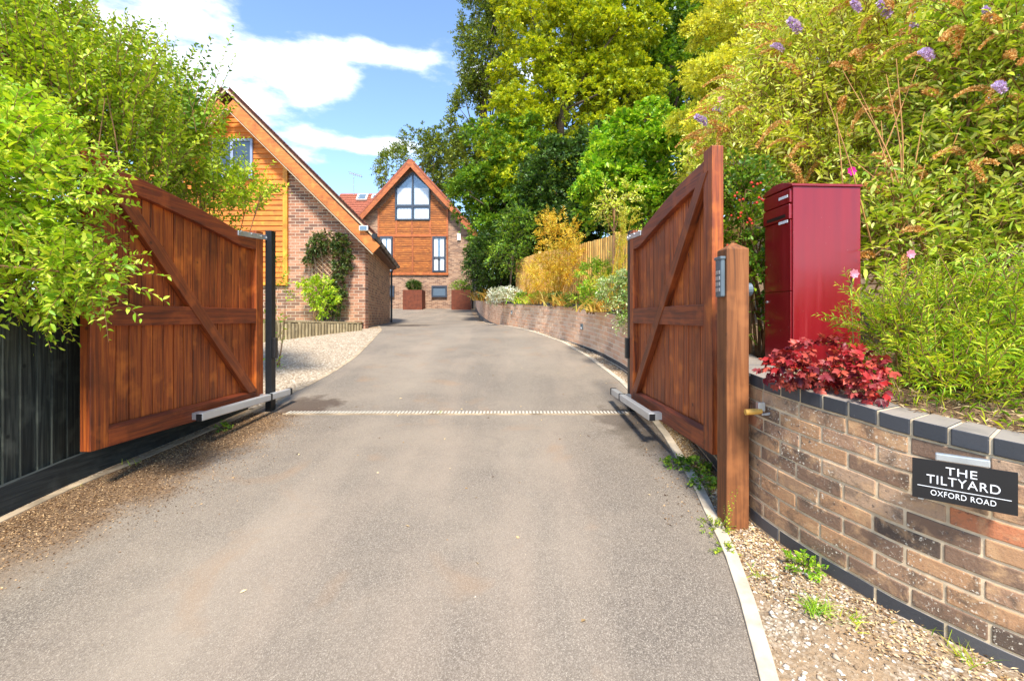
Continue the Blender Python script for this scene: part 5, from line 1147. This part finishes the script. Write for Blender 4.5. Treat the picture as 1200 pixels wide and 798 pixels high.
# crimson heuchera
def lobed_leaf(tm, P, D, U, size):
    n = len(P); T = nrm(D); Sd = nrm(np.cross(T, U)); Nn = np.cross(Sd, T); size = size.reshape(-1, 1)
    ang = np.linspace(-2.3, 2.3, 15); rad = np.array([.45, .72, .5, .85, .55, .95, .62, 1.0, .62, .95, .55, .85, .5, .72, .45])
    pts = [P]
    for a, r_ in zip(ang, rad):
        pts.append(P+T*size*.35+(T*math.cos(a)+Sd*math.sin(a))*size*.6*r_+Nn*size*(.12*math.sin(a*5)-.34*r_*r_))
    pts.append(P+T*size*.30)
    V = np.stack(pts, 1); k = 17; F_ = [[16, i, i+1] for i in range(1, 15)]
    tm.add(V.reshape(-1, 3), (np.arange(n)[:, None, None]*k+np.array(F_)[None]).reshape(-1, 3))
hb = (1.55, 2.33, -.33)
t = thing('crimson_plant', 'low crimson plant with lobed leaves in front of the red parcel box', 'plant', hb)
A, O = in_ellipsoids([pe(955, 425, 46, 28, 2.28, .13), pe(1005, 435, 30, 22, 2.18, .10), pe(925, 432, 28, 16, 2.30, .08), pe(1020, 455, 18, 10, 2.05, .05)], 420, .5)
k = (O[:, 1] < .6); A, O = A[k], O[k]
tm = TM(); lobed_leaf(tm, A-np.array(hb), O+rnd(len(A))*.4+np.array([0, -.3, -.1]), O+np.array([0, -.4, .9])+rnd(len(A))*.3, RNG.uniform(.032, .068, len(A))); tm.build('foliage', M['lf_red'], t)
q = MB()
for i in range(60): limb(q, (random.uniform(-.03, .03), random.uniform(-.03, .03), 0), Vector(A[i])-Vector(hb), .002, .0015, .05, 4, 4)
q.build('stems', M['lf_red'], t)
# single bright flowers
for i, (px, py, d, mm, lb) in enumerate([(997, 201, 3.0, 'magenta', 'magenta flower just above the lid of the parcel box'), (1066, 298, 2.3, 'pink', 'pink flower among the green leaves right of the parcel box'), (1000, 321, 2.35, 'pink', 'pink flower drooping in front of the parcel box side'), (640+205, 118, 5.0, 'pink', 'pale pink flower above the right gate')]):
    p = w(px, py, d); t = thing('bright_flower', lb, 'flower', p, 0, 'single bright flowers')
    n = 7; a = np.arange(n)/n*6.28; D = np.stack([np.cos(a), -.35+0*a, np.sin(a)], 1); tm = TM(); V, T = leaves(np.zeros((n, 3)), D, np.tile([[0, -1., 0]], (n, 1)), .030*d/2.6, .026*d/2.6, .15, 1, 0); tm.add(V, T); tm.build('petals', M[mm], t)
    q = MB(); q.tube([(0, .005, -.0), (.01, .03, -.12), (.03, .04, -.35)], .0018, 5); q.build('stem', M['twiggreen'], t)

# ------------------------------------------------------------------ weeds and tufts on the verge
def gp(px, py):      # point on the ground seen at this pixel
    d = 1.2
    for _ in range(60): d = -float(Pz(d))*F/(py-372)
    x = (px-600)/F*d; return (x, d, float(Pz(d))+float(rise(x, d))+.002)
for px, py, n, L, lb in [(955, 728, 90, .085, 'bright grass tuft in the middle of the right verge'), (945, 672, 0, 0, ''), (893, 678, 26, .05, 'small grass tuft near the concrete edging'), (1000, 738, 34, .06, 'thin grass tuft between bright tuft and wall'), (1130, 778, 26, .10, 'sparse long grass at the wall foot by the bottom corner'), (1078, 738, 14, .09, 'few grass blades against the wall foot'), (515, 485, 26, .05, 'grass growing in the drain channel'), (398, 484, 10, .03, 'tiny grass in the left part of the drain'), (155, 545, 14, .07, 'small grass tuft below the left gate'), (90, 570, 8, .05, 'tiny weed at the black gravel board')]:
    if n: blades('grass_tuft', lb, gp(px, py), n, L, .0035, M['lf_golden_rod'] if px != 955 else M['lf_maple'], .6, 'grass tuft', 'grass tufts in the verges', .4, .05)
def weed(label, p, r, h, n, m, ll, lw): return ball_plant('weed', label, p, r, h, m, ll, lw, n, 'weed', 'weeds along the verge', 3, .05, 6, .3, 'twiggreen')
weed('broad leafed green weed at the foot of the curved wall', gp(942, 676), .055, .05, 34, M['lf_maple'], .030, .018)
weed('green weed under the free end of the right gate', gp(796, 548), .07, .05, 36, M['lf_mid'], .035, .02)
weed('low weed beside the concrete edging left of the timber post', gp(826, 572), .06, .05, 36, M['lf_mid'], .035, .02)
weed('low weed patch at the base of the timber post', gp(838, 622), .07, .03, 36, M['lf_bush'], .02, .01)
weed('ragged weed below the middle of the right gate', gp(815, 552), .10, .06, 60, M['lf_mid'], .035, .02)
weed('small leafy weed on the concrete edging near the camera', gp(850, 648), .03, .03, 14, M['lf_bush'], .02, .012)
weed('small green weed under the lower edge of the left gate', gp(262, 505), .04, .05, 20, M['lf_mid'], .03, .015)
pp = gp(852, 628); t = thing('tall_weed', 'tall thin yellow-green weed growing up the timber post', 'weed', pp)
tm = TM(); tw = TM(); A = np.zeros((5, 3)); D = np.array([[.0, -.1, 1], [.12, -.1, .8], [-.12, -.1, .8], [.05, -.1, 1.], [-.05, -.2, .9]]); sprays(tm, A, D, .24, 14, .018, .007, droop=.05, twigs=tw, tr=.0012); tm.build('foliage', M['lf_golden_rod'], t); tw.build('stems', M['twiggreen'], t)

# ------------------------------------------------------------------ loose stones and litter (uncountable)
def pebbles(name, P, S_, m):
    base = np.array([[1, 0, 0], [-1, 0, 0], [0, 1, 0], [0, -1, 0], [0, 0, .7], [0, 0, -.7]], float)
    fs = np.array([[0, 2, 4], [2, 1, 4], [1, 3, 4], [3, 0, 4], [2, 0, 5], [1, 2, 5], [3, 1, 5], [0, 3, 5]]); n = len(P)
    a = RNG.uniform(0, 6.28, n); c, s_ = np.cos(a), np.sin(a); R_ = np.zeros((n, 3, 3)); R_[:, 0, 0] = c; R_[:, 0, 1] = -s_; R_[:, 1, 0] = s_; R_[:, 1, 1] = c; R_[:, 2, 2] = 1
    V = base[None]*RNG.uniform(.55, 1.1, (n, 6, 1))*np.stack([S_, S_*RNG.uniform(.6, 1, n), S_*.55], 1)[:, None]+rnd(n*6).reshape(n, 6, 3)*S_[:, None, None]*.12
    V = np.einsum('nij,nkj->nki', R_, V)+P[:, None]
    o = trimesh(name, V.reshape(-1, 3), (np.arange(n)[:, None, None]*6+fs[None]).reshape(-1, 3), m); return tag(o, kind='stuff')
def scatter(n, y0, y1, xf, dz=.002):
    y = RNG.uniform(y0, y1, n); t = RNG.uniform(0, 1, n); lo = np.array([xf(v)[0] for v in y]); hi = np.array([xf(v)[1] for v in y]); x = lo+(hi-lo)*t; return np.stack([x, y, Pz(y)+rise(x, y)+dz], 1)
P = scatter(13000, 1.0, 5.5, lambda y: (kx(RK, y)+.07, float(wall_x(y))), .0); sz = RNG.gamma(2.0, .0026, len(P))+.002
tag(pebbles('verge_stones', P, np.minimum(sz, .022), M['stones']), 'loose pale stones over the soil of the right verge', 'stones')
P = scatter(420, 1.05, 3.4, lambda y: (kx(RK, y)+.08, float(wall_x(y))-.03), .0); P = P[pnoise(P, 6) > -.3]; tag(pebbles('pale_stones', P, RNG.uniform(.009, .02, len(P)), M['stone']), 'larger pale stone fragments on the right verge', 'stones')
P = scatter(1600, 5.5, 13, lambda y: (kx(RK, y)+.07, float(wall_x(y))), .0); tag(pebbles('verge_stones', P, RNG.uniform(.008, .022, len(P)), M['stones']), 'loose stones along the foot of the wall beyond the gate', 'stones')
P = scatter(9000, 5.0, 11.4, lambda y: (max(-6.5, -1.1*y*.9), gl_x(y)), .008); tag(pebbles('gravel_stones', P, RNG.uniform(.009, .022, len(P)), M['stones']), 'pale gravel stones spread between left kerb and log edging', 'stones')
P = scatter(260, 1.0, 9, lambda y: (kx(LK, y)+.3, kx(RK, y)), .008); tag(pebbles('drive_grit', P, RNG.uniform(.002, .006, len(P)), M['stones']), 'scattered grit on the asphalt drive', 'grit')
def litter(name, P, L, W, m, label):
    n = len(P); D = rnd(n); D[:, 2] *= .2; U = rnd(n)*.35+np.array([0, 0, 1.]); V, T = leaves(P, D, U, L*RNG.uniform(.4, 1.3, n), W*RNG.uniform(.5, 1.2, n), .25, 0, 0)
    return tag(trimesh(name, V, T, m), label, 'leaf litter', None, 'stuff')
n_ = 19000; y = RNG.uniform(1.2, 4.75, n_); wdt_ = np.interp(y, [1.2, 2.2, 3.0, 3.8, 4.4, 4.75], [.12, .22, .36, .34, .28, .25]); x = np.array([kx(LK, v) for v in y])+np.abs(RNG.normal(0, 1, n_))*wdt_+.02; P = np.stack([x, y, Pz(y)+.011], 1)
k_ = pnoise(P, 3.0) > -.6; P = P[k_]
litter('leaf_litter', P, .013, .007, M['lf_dry'], 'brown leaf litter along the left edge of the drive under the gate')
P = scatter(6500, 1.0, 5.2, lambda y: (max(kx(RK, y)+.06, float(wall_x(y))-.42), float(wall_x(y))-.0), .008); litter('leaf_litter', P, .020, .009, M['lf_straw'], 'dry leaf litter along the foot of the curved wall')
P = scatter(500, 2.6, 5.0, lambda y: (kx(RK, y)-.25, kx(RK, y)+.1), .010); litter('leaf_litter', P, .018, .009, M['lf_dry'], 'dark crumbs of leaf litter beside the right gate ram')
P = scatter(70, 1.2, 7, lambda y: (kx(LK, y)+.5, kx(RK, y)), .012); litter('fallen_leaves', P, .03, .016, M['lf_straw'], 'few dry fallen leaves scattered over the asphalt drive')
y = RNG.uniform(1.15, 3.2, 6500); x = wall_x(y)+RNG.uniform(.2, 1.1, 6500); P = np.stack([x, y, [bank_z(a, b)+.01 for a, b in zip(x, y)]], 1)
litter('dry_mulch', P, .05, .006, M['lf_straw'], 'straw-like mulch on the bed behind the curved wall')
y = RNG.uniform(1.15, 3.0, 1400); x = wall_x(y)+RNG.uniform(.25, 1.0, 1400); P = np.stack([x, y, [bank_z(a, b) for a, b in zip(x, y)]], 1)
V, T = leaves(P, rnd(1400)*.5+np.array([0, 0, .8]), rnd(1400), RNG.uniform(.03, .10, 1400), .005, .2, 0, .3)
tag(trimesh('ground_cover', V, T, M['lf_golden_rod']), 'low green shoots sprouting from the mulch behind the wall', 'ground cover', None, 'stuff')
